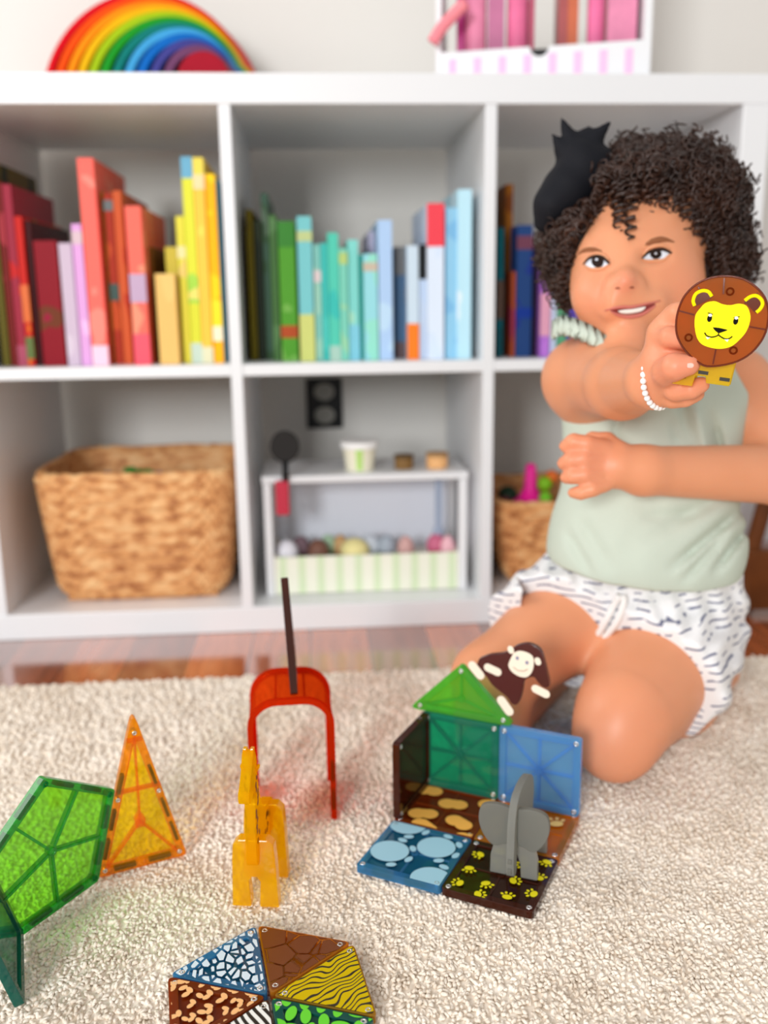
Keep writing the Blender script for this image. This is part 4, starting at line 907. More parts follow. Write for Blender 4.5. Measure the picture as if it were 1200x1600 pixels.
# ------------------------------------------------------------------ the child
h = .0023
class Field:
    def __init__(s, lo, hi, h):
        s.lo = np.array(lo, float); s.h = h; s.n = np.ceil((np.array(hi)-s.lo)/h).astype(int); s.f = np.full(s.n, .05, np.float32)
    def blk(s, lo, hi, m):
        a = np.clip(((np.array(lo)-m-s.lo)/s.h).astype(int), 0, s.n); b = np.clip(((np.array(hi)+m-s.lo)/s.h).astype(int)+2, 0, s.n)
        sl = tuple(slice(i, j) for i, j in zip(a, b))
        g = [s.lo[k]+s.h*np.arange(a[k], b[k]) for k in range(3)]
        P = np.stack(np.meshgrid(*g, indexing='ij'), -1).astype(np.float32); return sl, P
    def op(s, fn, lo, hi, k=.01, mode='u'):
        sl, P = s.blk(lo, hi, k+.012)
        if P.size == 0: return
        d = fn(P); f = s.f[sl]
        if mode == 'u':
            q = np.clip(.5+.5*(d-f)/k, 0, 1); s.f[sl] = d*(1-q)+f*q-k*q*(1-q)
        else:
            q = np.clip(.5-.5*(-d-f)/k, 0, 1) if False else np.clip(.5-.5*(f+d)/k, 0, 1); s.f[sl] = f*(1-q)+(-d)*q+k*q*(1-q)
    def cap(s, a, b, ra, rb=None, k=.01, mode='u'):
        rb = ra if rb is None else rb; a = np.array(a, np.float32); b = np.array(b, np.float32); ab = b-a; L2 = float(ab@ab)+1e-12; R = max(ra, rb)
        def fn(P):
            pa = P-a; t = np.clip((pa@ab)/L2, 0, 1); return np.linalg.norm(pa-t[...,None]*ab, axis=-1)-(ra+(rb-ra)*t)
        s.op(fn, np.minimum(a, b)-R, np.maximum(a, b)+R, k, mode)
    def path(s, pts, rs, k=.004, mode='u'):
        for i in range(len(pts)-1): s.cap(pts[i], pts[i+1], rs[i], rs[i+1], k, mode)
    def ell(s, c, r, B=None, k=.01, mode='u'):
        c = np.array(c, np.float32); r = np.array(r, np.float32); B = np.eye(3) if B is None else np.array(B)   # columns = axes
        def fn(P):
            q = (P-c)@B.astype(np.float32); k0 = np.linalg.norm(q/r, axis=-1); k1 = np.linalg.norm(q/(r*r), axis=-1)+1e-9; return k0*(k0-1)/k1
        R = float(r.max()); s.op(fn, c-R, c+R, k, mode)
    def cutplane(s, p, n, lo, hi, k=.003):       # remove what lies on the n side of the plane
        p = np.array(p, np.float32); n = np.array(n, np.float32); n = n/np.linalg.norm(n)
        s.op(lambda P: -((P-p)@n), lo, hi, k, 's')
    def surface(s):
        f = s.f; n = s.n; ins = f < 0
        c = [ins[dx:n[0]-1+dx, dy:n[1]-1+dy, dz:n[2]-1+dz] for dx in (0,1) for dy in (0,1) for dz in (0,1)]
        al = np.logical_and.reduce(c); an = np.logical_or.reduce(c); act = np.argwhere(an & ~al)
        idx = np.full(n-1, -1, np.int64); idx[tuple(act.T)] = np.arange(len(act))
        off = np.array([(dx,dy,dz) for dx in (0,1) for dy in (0,1) for dz in (0,1)])
        v = np.stack([f[tuple((act+o).T)] for o in off], 1)
        acc = np.zeros((len(act), 3)); cnt = np.zeros(len(act))
        for i in range(8):
            for j in range(i+1, 8):
                if abs(off[i]-off[j]).sum() != 1: continue
                m = (v[:,i] < 0) != (v[:,j] < 0); t = v[m,i]/(v[m,i]-v[m,j]); acc[m] += off[i]+t[:,None]*(off[j]-off[i]); cnt[m] += 1
        V = s.lo+(act+acc/cnt[:,None])*s.h; F = []
        for ax in range(3):
            o1 = [0,0,0]; o1[ax] = 1
            A0 = f[:n[0]-o1[0], :n[1]-o1[1], :n[2]-o1[2]] < 0; A1 = f[o1[0]:, o1[1]:, o1[2]:] < 0
            e = np.argwhere(A0 != A1); u, w_ = [(1,2),(2,0),(0,1)][ax]
            ok = (e[:,u] > 0) & (e[:,w_] > 0) & (e[:,u] < n[u]-1) & (e[:,w_] < n[w_]-1); e = e[ok]; sgn = A0[tuple(e.T)]
            U = np.zeros(3, int); U[u] = 1; W = np.zeros(3, int); W[w_] = 1
            q = np.stack([idx[tuple((e-U-W).T)], idx[tuple((e-W).T)], idx[tuple(e.T)], idx[tuple((e-U).T)]], 1)
            q[~sgn] = q[~sgn][:, ::-1]; F.append(q)
        return V, np.vstack(F)
def relax(V, F, it=2, lam=.5):
    E_ = np.vstack([F[:,[0,1]],F[:,[1,2]],F[:,[2,3]],F[:,[3,0]]])
    for _ in range(it):
        acc = np.zeros_like(V); c = np.zeros(len(V))
        for a, b in ((0,1),(1,0)): np.add.at(acc, E_[:,a], V[E_[:,b]]); np.add.at(c, E_[:,a], 1)
        V = V+(acc/np.maximum(c,1)[:,None]-V)*lam
    return V
def fieldmesh(fd, name, mat, parent=None, it=2):
    V, F = fd.surface(); V = relax(V, F, it)
    me = bpy.data.meshes.new(name); me.vertices.add(len(V)); me.vertices.foreach_set('co', V.astype(np.float32).ravel())
    me.loops.add(F.size); me.loops.foreach_set('vertex_index', F.astype(np.int32).ravel()); nf = len(F)
    me.polygons.add(nf); me.polygons.foreach_set('loop_start', np.arange(0,nf*4,4,dtype=np.int32)); me.polygons.foreach_set('loop_total', np.full(nf,4,np.int32))
    me.polygons.foreach_set('use_smooth', np.ones(nf,bool)); me.update(calc_edges=True); me.validate(); me.materials.append(mat)
    o = bpy.data.objects.new(name, me); COL.objects.link(o); 
    if parent: o.parent = parent
    return o, V, F
LO, HI = (.17,-.74,0), (.74,-.14,.66)
B = np.stack([CX, CY, CZ], 1)                     # picture-aligned axes: right, away, up
def hz(v): v = np.array([v[0], v[1], 0]); return v/np.linalg.norm(v)
BT = np.stack([hz(CX), hz(CY), np.array([0,0,1.])], 1)
def rotB(Bm, yaw=0, roll=0, pitch=0):
    cy, sy = math.cos(yaw), math.sin(yaw); cr, sr = math.cos(roll), math.sin(roll); cp, sp_ = math.cos(pitch), math.sin(pitch)
    return Bm@np.array([[cy,-sy,0],[sy,cy,0],[0,0,1]])@np.array([[cr,0,sr],[0,1,0],[-sr,0,cr]])@np.array([[1,0,0],[0,cp,-sp_],[0,sp_,cp]])
TORSO = [(A(1012,935,1.03),(.090,.072,.062)), (A(1010,815,.985),(.084,.066,.085)), (A(1020,670,.975),(.080,.058,.080))]
S1, S2 = A(912,592,.955), A(1150,600,.985)
hipL, kneeL, ankL = A(1062,985,1.03), A(962,1142,.905), A(1120,1085,1.13)
hipR, kneeR, ankR = A(915,950,1.04), A(768,1062,.955), A(900,1010,1.16)
bd = Field(LO, HI, h)
for c, r in TORSO: bd.ell(c, r, BT, .03)
bd.cap(S1, S2, .030, .030, .03)
bd.cap(A(1010,590,.975), A(1006,520,.965), .026, .024, .015)      # neck
# head
HB = rotB(B, yaw=math.radians(8), roll=math.radians(-5))
bd.ell(A(1006,352,.955), (.071,.082,.074), HB, .015)
bd.ell(A(992,425,.914), (.0625,.058,.064), HB, .02)
bd.cap(A(985,496,.896), A(990,498,.90), .028, None, .025)
bd.cap(A(939,462,.888), A(940,458,.893), .0275, None, .018); bd.cap(A(1040,460,.902), A(1046,454,.908), .030, None, .018)
bd.cap(A(960,491,.894), A(1020,490,.90), .0195, .0215, .02)
bd.cap(A(984,522,.867), A(986,522,.867), .0125, None, .012)        # chin
bd.cap(A(979,410,.866), A(977,432,.854), .0060, .0080, .018)      # nose
bd.cap(A(976,439,.8455), A(977,439,.8455), .0080, None, .012)
for u, v in ((958,445),(994,443)): bd.cap(A(u,v,.8545), A(u,v+1,.8545), .0058, None, .009)

for u, v, d in ((934,411,.846),(1024,398,.856)): bd.ell(A(u,v,d), (.0135,.0075,.0065), HB, .009, 's')     # eye sockets
for u, v, d in ((936,412,.8645),(1023,399,.8725)): pass
bd.cap(A(956,478,.856), A(1020,476,.864), .009, .009, .020)       # mouth area
bd.cap(A(940,456,.843), A(936,484,.853), .0025, .0025, .009, 's')
# near arm (her right), held out to the camera
elR, wrR = A(972,600,.825), A(1024,594,.712)
bd.cap(S1, elR, .0375, .0290, .035); bd.cap(elR, wrR, .0290, .0205, .014)
bd.cap(wrR, A(1040,574,.694), .0200, .0195, .010)
bd.ell(A(1046,556,.690), (.0165,.017,.0215), B, .010)             # palm / fist
bd.cap(A(1036,520,.690), A(1056,494,.682), .0120, .0100, .007)    # knuckle ridge
bd.path([A(1046,508,.686),A(1062,490,.674),A(1080,500,.668),A(1094,522,.668)], [.0085,.0080,.0072,.0062], .003)      # index
bd.path([A(1034,530,.684),A(1048,527,.670),A(1066,530,.664),A(1090,540,.664)], [.0084,.0080,.0074,.0064], .0012)      # middle
bd.path([A(1036,592,.696),A(1042,580,.674),A(1055,573,.660),A(1077,570,.656)], [.0108,.0106,.0100,.0076], .0012)      # thumb
bd.path([A(1042,602,.698),A(1056,610,.684),A(1080,608,.677),A(1096,601,.676)], [.0086,.0082,.0074,.0062], .0012)      # ring
bd.path([A(1038,610,.704),A(1050,624,.698),A(1070,624,.692),A(1090,616,.690)], [.0078,.0070,.0062,.0054], .0012)      # little
# far arm (her left), folded across the belly
elL, wrL = A(1232,742,.945), A(1004,735,.868)
bd.cap(S2, elL, .0345, .0300, .02); bd.cap(elL, wrL, .0310, .0225, .014)
bd.cap(wrL, A(968,728,.862), .0220, .0190, .010)
bd.ell(A(948,724,.860), (.025,.0125,.0225), rotB(B, roll=.12), .010)
for P, R_ in (([(944,700),(918,694),(896,690),(884,697)],.0082),([(938,718),(912,717),(892,719),(881,724)],.0084),([(938,738),(914,742),(896,744),(885,746)],.0080),([(946,756),(926,764),(908,770),(896,770)],.0072)):
    D_ = [.855,.850,.852,.858]; bd.path([A(u,v,d) for (u,v),d in zip(P,D_)], [R_*1.05,R_,R_*.92,R_*.78], .0018)
bd.path([A(966,705,.858),A(948,690,.866),A(925,686,.876)], [.0092,.0085,.0075], .004)
# legs: kneeling, shins folded back under the thighs
bd.cap(hipL, kneeL, .068, .038, .02); bd.cap(A(1012,1055,.965), A(978,1108,.915), .055, .046, .02)
bd.cap(kneeL+[0,0,-.012], kneeL+[0,0,-.014], .031, None, .02)
kl = kneeL.copy(); kl[2] = .040+ZR; bd.cap(kl, A(1060,1130,1.03)*[1,1,0]+[0,0,.046], .028, .034, .02); 
al = A(1120,1085,1.13)*[1,1,0]+[0,0,.035]; bd.cap(A(1060,1130,1.03)*[1,1,0]+[0,0,.048], al, .040, .022, .02)
bd.cap(al, al+[.03,.07,-.005], .020, .013, .012); bd.cap(al+[.03,.07,-.008], al+[.02,.10,-.010], .014, .010, .01)
bd.cap(hipR, kneeR, .060, .038, .02)
kr = kneeR.copy(); kr[2] = .040+ZR; bd.cap(kneeR, kr, .037, .032, .02)
ar = hipR*[1,1,0]+[.01,.10,.035]; bd.cap(kr, ar, .034, .022, .02); bd.cap(ar, ar+[.03,.06,-.005], .019, .012, .012)
bd.cutplane((0,0,ZR-.0006), (0,0,-1), (.2,-.6,-.02), (.8,0,ZR+.004), .004)
def skinmat():
    m, nt, N, L, p = newmat('skin'); p.inputs['Roughness'].default_value = .43; p.inputs['Specular IOR Level'].default_value = .36
    p.inputs['Subsurface Weight'].default_value = .25; p.inputs['Subsurface Radius'].default_value = (1,.35,.18); p.inputs['Subsurface Scale'].default_value = .008
    at = N.new('ShaderNodeAttribute'); at.attribute_name = 'blush'
    tc = N.new('ShaderNodeTexCoord'); n = N.new('ShaderNodeTexNoise'); n.inputs['Scale'].default_value = 25; L.new(tc.outputs['Object'], n.inputs['Vector'])
    mx = N.new('ShaderNodeMixRGB'); mx.inputs[1].default_value = srgb(230,158,118); mx.inputs[2].default_value = srgb(221,148,108); L.new(n.outputs['Fac'], mx.inputs[0])
    m2 = N.new('ShaderNodeMixRGB'); m2.inputs[2].default_value = srgb(222,120,104); L.new(at.outputs['Fac'], m2.inputs[0]); L.new(mx.outputs[0], m2.inputs[1])
    L.new(m2.outputs[0], p.inputs['Base Color']); return m
M_skin = skinmat()
child, BV, BF = fieldmesh(bd, 'person', M_skin, None, 2)
tag(child, 'toddler with dark curly hair kneeling on the rug, smiling and holding out a toy lion', 'person')
att = child.data.attributes.new('blush', 'FLOAT', 'POINT')
val = np.zeros(len(BV))
for c, r, a in ((A(925,462,.862),.024,.22),(A(1058,452,.88),.026,.22),(A(976,442,.84),.012,.35),(kneeL,.05,.25),(A(905,720,.855),.03,.3),(A(1075,560,.66),.04,.4),(A(984,522,.862),.012,.2)):
    val = np.maximum(val, a*np.exp(-((BV-c)**2).sum(1)/(r*r)))
att.data.foreach_set('value', val.astype(np.float32))
bvh = BVHTree.FromPolygons([tuple(v) for v in BV], [tuple(int(i) for i in f) for f in BF])
def hit(u, v, off=0):
    d = Vector(D3(u, v)).normalized(); p, n, i, t = bvh.ray_cast(Vector(CP), d)
    if p is None: return A(u, v, .87), -CY
    return np.array(p)+np.array(n)*off, np.array(n)
# face details
def poly_on_face(P, off, name, mat, parent=child, n=4, th=.0006, dome=0):
    """a closed patch lying on the face, following its surface"""
    Q = [np.array([p[0],p[1],0.]) for p in P]; Q = smoothpath([*Q, Q[0]], n)[:-1]; c = sum(Q)/len(Q); g = G(); V = []; m = len(Q); R_ = [1,.8,.55,.28]
    for r in R_:
        for q in Q:
            x = c+(q-c)*r; pt, nm = hit(x[0], x[1], off); V.append(pt+nm*dome*(1-r*r))
    pt, nm = hit(c[0], c[1], off); V.append(pt+nm*dome)
    F = [(k*m+i, k*m+(i+1)%m, (k+1)*m+(i+1)%m, (k+1)*m+i) for k in range(3) for i in range(m)]+[(3*m+i, 3*m+(i+1)%m, 4*m) for i in range(m)]
    return mesh(name, V, F, mat, parent, smooth=True)
def line_on_face(P, r, off, name, mat, parent=child, n=5):
    Q = smoothpath([np.array([p[0],p[1],0.]) for p in P], n); V = [hit(q[0], q[1], off)[0] for q in Q]
    R_ = [r*(.35+.65*math.sin(pi*(i+.6)/(len(V)+.2))) for i in range(len(V))]
    return G().tube(V, R_, 8).make(name, mat, parent, smooth=True)
M_scl = plain('eye_white', srgb(222,226,236), .2, .4); M_iris = plain('dark_iris', srgb(40,26,22), .3, .15); M_lash = plain('lash', srgb(46,26,18), .6); M_brow = plain('brow', srgb(146,92,62), .8, .1)
M_lip = plain('lip', srgb(206,116,104), .4, .3, sss=.1); M_tooth = plain('tooth', srgb(250,244,236), .2); M_mouth = plain('mouth_inside', srgb(130,50,48), .5)
for P, ic in (([(915,414),(921,406),(932,402),(943,404),(952,412),(943,418),(932,420),(922,419)],(935,410)), ([(1003,404),(1011,394),(1023,389),(1036,389),(1047,395),(1037,405),(1024,407),(1012,407)],(1024,397))):
    e_ = poly_on_face(P, .0006, 'eye', M_scl, dome=.0014)
    r_ = 9.6
    poly_on_face([(ic[0]+r_*math.cos(t), ic[1]+r_*math.sin(t)*1.02) for t in np.linspace(0,2*pi,11)[:-1]], .0018, 'iris', M_iris, e_, 2, dome=.0006)
    poly_on_face([(ic[0]-1+2.0*math.cos(t), ic[1]-2+2.0*math.sin(t)) for t in np.linspace(0,2*pi,9)[:-1]], .0028, 'eye_glint', M_scl, e_, 2)
    up = P[:5]; line_on_face([(up[0][0]-2,up[0][1]+1)]+up[1:]+[(up[-1][0]+2,up[-1][1])], .0014, .0020, 'eyelashes', M_lash)
    line_on_face([(p[0], p[1]-5) for p in up], .0022, .0008, 'eyelid', M_skin)
    lo_ = [P[0]]+P[:4:-1]+[P[4]]; line_on_face([(p[0], p[1]+1.5) for p in lo_], .0018, .0004, 'lower_lid', M_skin)
line_on_face([(900,401),(911,392),(927,390),(945,394)], .0032, -.0017, 'eyebrow', M_brow)
line_on_face([(1005,385),(1020,377),(1038,374),(1059,380)], .0034, -.0018, 'eyebrow', M_brow)
poly_on_face([(952,484),(965,482.5),(985,481),(1005,478),(1024,474),(1014,482),(1002,488),(984,491),(966,489)], .0004, 'mouth', M_mouth)
poly_on_face([(965,485),(975,483.5),(988,482.5),(1002,480),(1008,479.5),(1002,485.5),(991,488.5),(978,489.5),(969,488)], .0010, 'teeth', M_tooth, dome=.0008)
line_on_face([(946,485),(960,481),(974,479.5),(986,479.5),(1004,476),(1031,470)], .0015, .0006, 'upper_lip', M_lip)
line_on_face([(954,486),(966,492),(983,495),(1000,492),(1013,485),(1024,477)], .0019, .0004, 'lower_lip', M_lip)
for u, v in ((965,451),(987,450)): line_on_face([(u-4,v),(u,v-1),(u+4,v)], .0012, -.0004, 'nostril', plain('nostril', srgb(158,86,64), .7))
# thumb nail
for u, v in ((1078,571),): poly_on_face([(u-4,v-3),(u+3,v-3.5),(u+6,v),(u+3,v+3.5),(u-4,v+3)], .0003, 'nail', plain('nail', srgb(246,190,176), .25), n=3)

# ------------------------------------------------------------------ clothes
def fabric(name, col, pattern=None):
    m, nt, N, L, p = newmat(name); p.inputs['Roughness'].default_value = .9; p.inputs['Specular IOR Level'].default_value = .15; p.inputs['Base Color'].default_value = srgb(*col)
    tc = N.new('ShaderNodeTexCoord'); n = N.new('ShaderNodeTexNoise'); n.inputs['Scale'].default_value = 420; L.new(tc.outputs['Object'], n.inputs['Vector'])
    b = N.new('ShaderNodeBump'); b.inputs['Strength'].default_value = .3; b.inputs['Distance'].default_value = .001; L.new(n.outputs['Fac'], b.inputs['Height']); L.new(b.outputs[0], p.inputs['Normal'])
    if pattern:
        mp = N.new('ShaderNodeMapping'); mp.inputs['Rotation'].default_value = (0,.12,0); L.new(tc.outputs['Object'], mp.inputs[0])
        nn_ = N.new('ShaderNodeTexNoise'); nn_.inputs['Scale'].default_value = 14; L.new(mp.outputs[0], nn_.inputs['Vector'])
        ad = N.new('ShaderNodeVectorMath'); ad.operation = 'SCALE'; ad.inputs[3].default_value = .035; L.new(nn_.outputs['Color'], ad.inputs[0])
        a2 = N.new('ShaderNodeVectorMath'); L.new(mp.outputs[0], a2.inputs[0]); L.new(ad.outputs[0], a2.inputs[1])
        wv = N.new('ShaderNodeTexWave'); wv.bands_direction = 'Z'; wv.inputs['Scale'].default_value = 37; L.new(a2.outputs[0], wv.inputs['Vector'])
        w2 = N.new('ShaderNodeTexNoise'); w2.inputs['Scale'].default_value = 95; w2.inputs['Detail'].default_value = 0; L.new(mp.outputs[0], w2.inputs['Vector'])
        g1_ = N.new('ShaderNodeMath'); g1_.operation = 'GREATER_THAN'; g1_.inputs[1].default_value = .86; L.new(wv.outputs['Fac'], g1_.inputs[0])
        g2_ = N.new('ShaderNodeMath'); g2_.operation = 'GREATER_THAN'; g2_.inputs[1].default_value = .47; L.new(w2.outputs['Fac'], g2_.inputs[0])
        mu = N.new('ShaderNodeMath'); mu.operation = 'MULTIPLY'; L.new(g1_.outputs[0], mu.inputs[0]); L.new(g2_.outputs[0], mu.inputs[1])
        mx = N.new('ShaderNodeMixRGB'); mx.inputs[1].default_value = srgb(*col); mx.inputs[2].default_value = srgb(*pattern); L.new(mu.outputs[0], mx.inputs[0]); L.new(mx.outputs[0], p.inputs['Base Color'])
    return m
M_shirt = fabric('sage_jersey', (196,206,192)); M_short = fabric('striped_jersey', (238,237,238), (118,120,144))
sh = Field((.22,-.62,.08), (.70,-.20,.46), .0026)
for c, r in TORSO[1:]: sh.ell(c, np.array(r)+.0125, BT, .03)
sh.ell(A(1008,866,.985), (.099,.080,.064), BT, .03)
sh.cap(A(935,600,.955), A(1130,606,.982), .034, .034, .03)
# folds: gathered from the neck, pulled diagonally to the right hip
sl, P = sh.blk(sh.lo, sh.lo+sh.n*sh.h, 0)
Q = (P-CP.astype(np.float32))@B.astype(np.float32); uu = 600+CF*Q[...,0]/Q[...,1]; vv = 800-CF*Q[...,2]/Q[...,1]
def fold(u0, v0, u1, v1, w_, amp):
    d = np.array([u1-u0, v1-v0], float); L_ = np.linalg.norm(d); d /= L_; t = (uu-u0)*d[0]+(vv-v0)*d[1]; s_ = -(uu-u0)*d[1]+(vv-v0)*d[0]
    return amp*np.exp(-(s_/w_)**2)*np.clip(np.minimum(t, L_-t)/(.3*L_), 0, 1)
wr_ = np.zeros_like(uu)
for a in [(1165,790,1040,895,9,.0075),(1150,760,1000,850,12,.004),(1140,830,1060,915,8,.005),(1110,640,1140,760,8,.006),(1085,620,1110,740,10,-.005),(1050,650,1062,700,8,.003),(965,640,960,700,7,.004),(900,800,960,900,12,.003),(880,820,930,905,9,.003),(1000,810,1090,800,10,.003),(1170,820,1110,900,8,.006),(1060,600,1075,690,9,.004)]: wr_ += fold(*a)
sh.f += 1.5*wr_.astype(np.float32)+.0012*np.sin(uu*.09+np.sin(vv*.03)*2).astype(np.float32)*.6
sh.ell(A(1000,520,.905), (.046,.06,.042), B, .006, 's')
for c, r in ((A(868,560,.93),.052),(A(1196,572,.97),.046)): sh.cap(c, c+CZ*.01, r, None, .006, 's')
ph = [A(868,874,.96), A(1003,932,.90), A(1135,898,.97)]; hn = np.cross(ph[1]-ph[0], ph[2]-ph[0]); hn /= np.linalg.norm(hn); hn = hn if hn[2] < 0 else -hn
hn = hn*.85+np.array([0,0,-.5]); hn /= np.linalg.norm(hn)
sh.cutplane(ph[1]-CZ*.0, hn, sh.lo, sh.lo+sh.n*sh.h)
shirt, SV, SF = fieldmesh(sh, 'sleeveless_top', M_shirt, child, 1); shirt['label'] = 'sage green sleeveless top with loose folds'
# ruffled collar
Q = smoothpath([A(862,508,.935), A(876,500,.905), A(898,504,.885), A(926,516,.870), A(950,533,.864), A(972,548,.864), A(1000,558,.875), A(1045,552,.89), A(1085,524,.92)], 12)
g = G(); V = []; n = len(Q)
for i, q in enumerate(Q):
    a = i*1.1; V += [q+CZ*.004-CY*.001, q-CZ*.010+CX*.0025*math.sin(a)-CY*(.004+.004*math.sin(a)), q-CZ*.016-CY*(.003+.005*math.cos(a*1.3)), q-CZ*.012+CY*.004]
g.add(V, [(4*i+j, 4*i+4+j, 4*i+4+(j+1)%4, 4*i+(j+1)%4) for i in range(n-1) for j in range(4)]); g.make('ruffled_collar', M_shirt, child, smooth=True)
st_ = Field((.22,-.62,.02), (.70,-.14,.30), .0026)
st_.ell(TORSO[0][0], np.array(TORSO[0][1])+.010, BT, .02)
la = hipL+(kneeL-hipL)*.40; ra = hipR+(kneeR-hipR)*.42
st_.ell(A(1012,905,1.012), (.090,.075,.055), BT, .02)
st_.cap(hipL-CX*.006, la, .074, .077, .02); st_.cap(hipR, ra, .072, .072, .02)
sl, P = st_.blk(st_.lo, st_.lo+st_.n*st_.h, 0)
Q = (P-CP.astype(np.float32))@B.astype(np.float32); uu = 600+CF*Q[...,0]/Q[...,1]; vv = 800-CF*Q[...,2]/Q[...,1]
st_.f += (.0022*np.sin(uu*.16+1.5*np.sin(vv*.05))+.0018*np.sin(vv*.13+uu*.05)).astype(np.float32)
for hp, kn, e in ((hipL,kneeL,la),(hipR,kneeR,ra)):
    d = (kn-hp)/np.linalg.norm(kn-hp); st_.cutplane(e+d*.022, d, e-.12, e+.12)
st_.cutplane((0,0,ZR+.002), (0,0,-1), (.2,-.6,-.02), (.8,0,ZR+.004))
shorts, _, _ = fieldmesh(st_, 'shorts', M_short, child, 1); shorts['label'] = 'white shorts with broken dark blue stripes'
sb = BVHTree.FromObject(shorts, bpy.context.evaluated_depsgraph_get())
def shit(u, v, off):
    p, n_, i, t = sb.ray_cast(Vector(CP), Vector(D3(u, v)).normalized()); 
    return (np.array(p)+np.array(n_)*off) if p is not None else A(u, v, .93)
M_cord = plain('white_cord', srgb(240,238,236), .8)
for P in ([(968,928),(962,945),(950,965),(935,990),(915,1005),(900,1012),(892,1022)], [(972,928),(975,945),(965,970),(945,995),(930,1008),(920,1020)]):
    G().tube(smoothpath([shit(u, v, .004) for u, v in P], 4), .0036, 8).make('drawstring', M_cord, child, smooth=True)
# ------------------------------------------------------------------ hair
M_hair = plain('dark_curls', srgb(64,37,25), .38, .5, var=.7, vscale=40); M_hairb = plain('hair_base', srgb(24,14,10), .7, .2)
hcen = A(1012,345,.960)
hf = Field((.22,-.62,.38), (.62,-.24,.66), .0035)
hf.ell(A(1010,348,.965), (.084,.088,.076), HB, .02); hf.ell(A(1112,398,.945), (.034,.045,.046), HB, .02); hf.ell(A(892,392,.940), (.020,.045,.050), HB, .02)
hf.ell(A(1050,312,.945), (.066,.062,.048), HB, .02)
hf.ell(A(985,418,.845), (.0620,.075,.066), rotB(HB, roll=math.radians(-3)), .008, 's')
hf.ell(A(1000,480,.87), (.066,.09,.060), HB, .008, 's')
hf.ell(A(1008,282,.900), (.046,.030,.020), HB, .012)
hairb, HV, HF = fieldmesh(hf, 'hair', M_hairb, child, 2); hairb['label'] = 'short dark brown curly hair'
# curls: little corkscrews standing on the hair surface
rr = np.random.default_rng(8); e1_ = HV[HF[:,1]]-HV[HF[:,0]]; e2_ = HV[HF[:,3]]-HV[HF[:,0]]; nrm_ = np.cross(e1_, e2_); ar_ = np.linalg.norm(nrm_, axis=1); nrm_ /= ar_[:,None]+1e-12
cen_ = HV[HF].mean(1); camside = ((CP-cen_)*nrm_).sum(1) > -.15
outer = np.linalg.norm((cen_-A(985,418,.845))/.001, axis=1) > 0
pick = rr.choice(len(cen_), 2100, p=(ar_*camside)/(ar_*camside).sum())
facec = A(985,425,.86)
def corkscrew(g, p, ax, R, L, turns, r, ph):
    ax = ax/np.linalg.norm(ax); x = np.cross(ax, CX+.3*CZ); x /= np.linalg.norm(x); y = np.cross(ax, x); n = int(turns*9)
    P = [p+ax*L*(t/n)+(x*math.cos(ph+2*pi*turns*t/n)+y*math.sin(ph+2*pi*turns*t/n))*R*(1-.35*t/n) for t in range(n+1)]
    g.tube(P, [r*(1-.5*i/n) for i in range(n+1)], 5, cap=False)
g = G()
for i in pick:
    p, n_ = cen_[i], nrm_[i]
    q = (p-CP)@B; u, v = 600+CF*q[0]/q[1], 800-CF*q[2]/q[1]
    inface = ((u-988)/98)**2+((v-430)/122)**2 < 1
    if inface or ((u-890)/46)**2+((v-258)/72)**2 < 1: continue
    down = -CZ+CX*rr.normal()*.5+CY*rr.normal()*.4; ax = n_*rr.uniform(.1,.9)+down*rr.uniform(.3,1.0)
    corkscrew(g, p-n_*.002, ax, rr.uniform(.0036,.0068), rr.uniform(.008,.022), rr.uniform(1.8,3.0), rr.uniform(.0012,.0021), rr.uniform(0,6.3))
g.make('curls', M_hair, hairb, smooth=True)
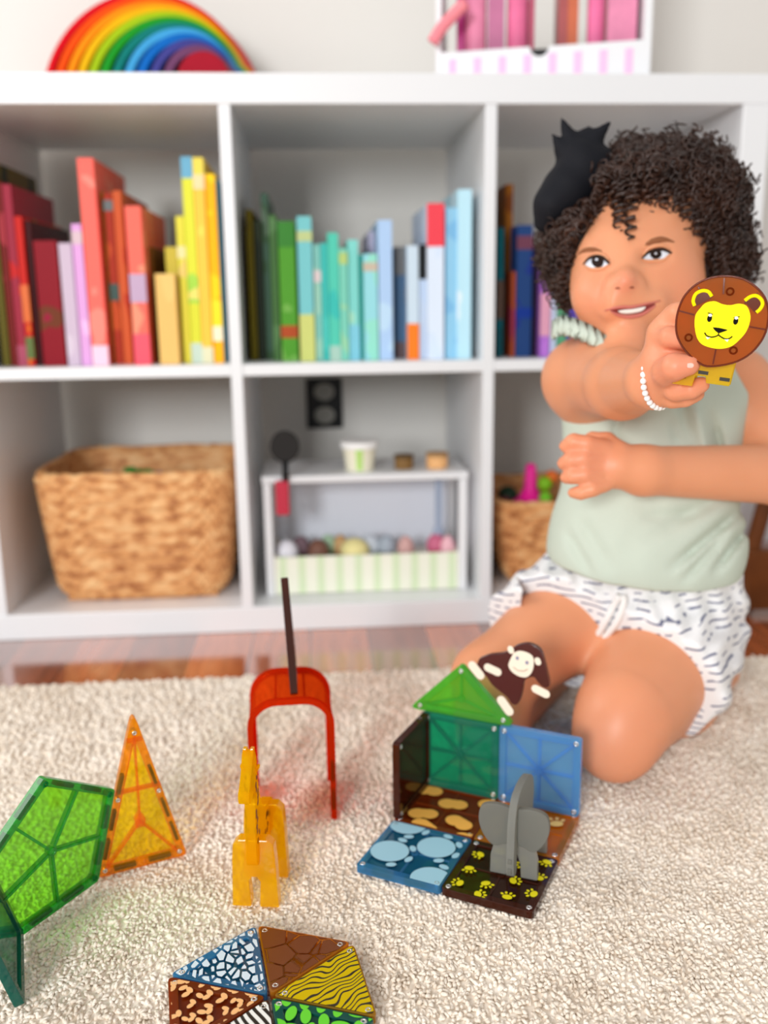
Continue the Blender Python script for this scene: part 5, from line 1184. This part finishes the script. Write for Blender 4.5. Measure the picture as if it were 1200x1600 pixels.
for u, v, L, R, k in [(905,322,.022,.0058,2.4),(918,330,.024,.0060,2.6),(930,322,.020,.0055,2.2),(896,334,.014,.004,2),(968,312,.024,.0062,2.6),(979,314,.040,.0070,3.8),(991,316,.034,.0064,3.2),(972,340,.020,.006,2.2),(986,352,.020,.0055,2.2),(1012,308,.012,.005,2),(1035,312,.012,.005,2),(950,306,.012,.005,2),(1062,328,.012,.005,2),(1080,350,.014,.005,2),(890,355,.018,.004,2)]:
    p, n_ = hit(u, v, R+.0035); g = G(); corkscrew(g, p, -CZ+.15*CX*math.sin(u), R, L, k, .0021, u); g.make('forehead_curl', M_hair, hairb, smooth=True)
# black bow
M_bow = plain('black_bow_fabric', srgb(16,17,24), .75, .25)
bw = Field((.22,-.62,.40), (.52,-.26,.68), .0026)
bw.cap(A(912,272,.925), A(882,305,.925), .024, .022, .015); bw.cap(A(932,255,.925), A(903,248,.92), .018, .020, .012)
bw.path([A(903,250,.92),A(893,222,.917),A(878,187,.914)], [.016,.0095,.0022], .003)
bw.path([A(893,252,.92),A(880,234,.917),A(864,211,.914)], [.014,.0085,.0020], .003)
bw.path([A(916,245,.92),A(926,220,.917),A(952,192,.912)], [.016,.0100,.0022], .003)
bw.path([A(908,240,.92),A(912,216,.917),A(921,199,.914)], [.015,.0085,.0022], .003)
bw.path([A(880,295,.92),A(860,320,.918),A(848,348,.925)], [.020,.015,.009], .01)
bow, _, _ = fieldmesh(bw, 'hair_bow', M_bow, child, 1); bow['label'] = 'black fabric hair bow with pointed tails'
# bracelet
wc = A(1031,590,.704); wd = wrR-elR; wd = wd/np.linalg.norm(wd); wd = wd*.8+CX*.75; wd /= np.linalg.norm(wd); x_ = np.cross(wd, CZ); x_ /= np.linalg.norm(x_); y_ = np.cross(x_, wd)
M_pearl = plain('pearl', srgb(240,240,240), .2, .6, coat=.4); M_gold = plain('gold_spacer', srgb(214,190,150), .3, metal=1)
bc = G().tube([wc+(x_*math.cos(t)+y_*math.sin(t))*.0225 for t in np.linspace(0,2*pi,37)[:-1]], .0008, 6, closed=True).make('bracelet', M_gold, child, smooth=True)
for k in range(30):
    t = 2*pi*k/30; c = wc+(x_*math.cos(t)+y_*math.sin(t))*.0225; G().ball(c, .0024, nu=10, nv=7).make('bead', M_pearl, bc, smooth=True)
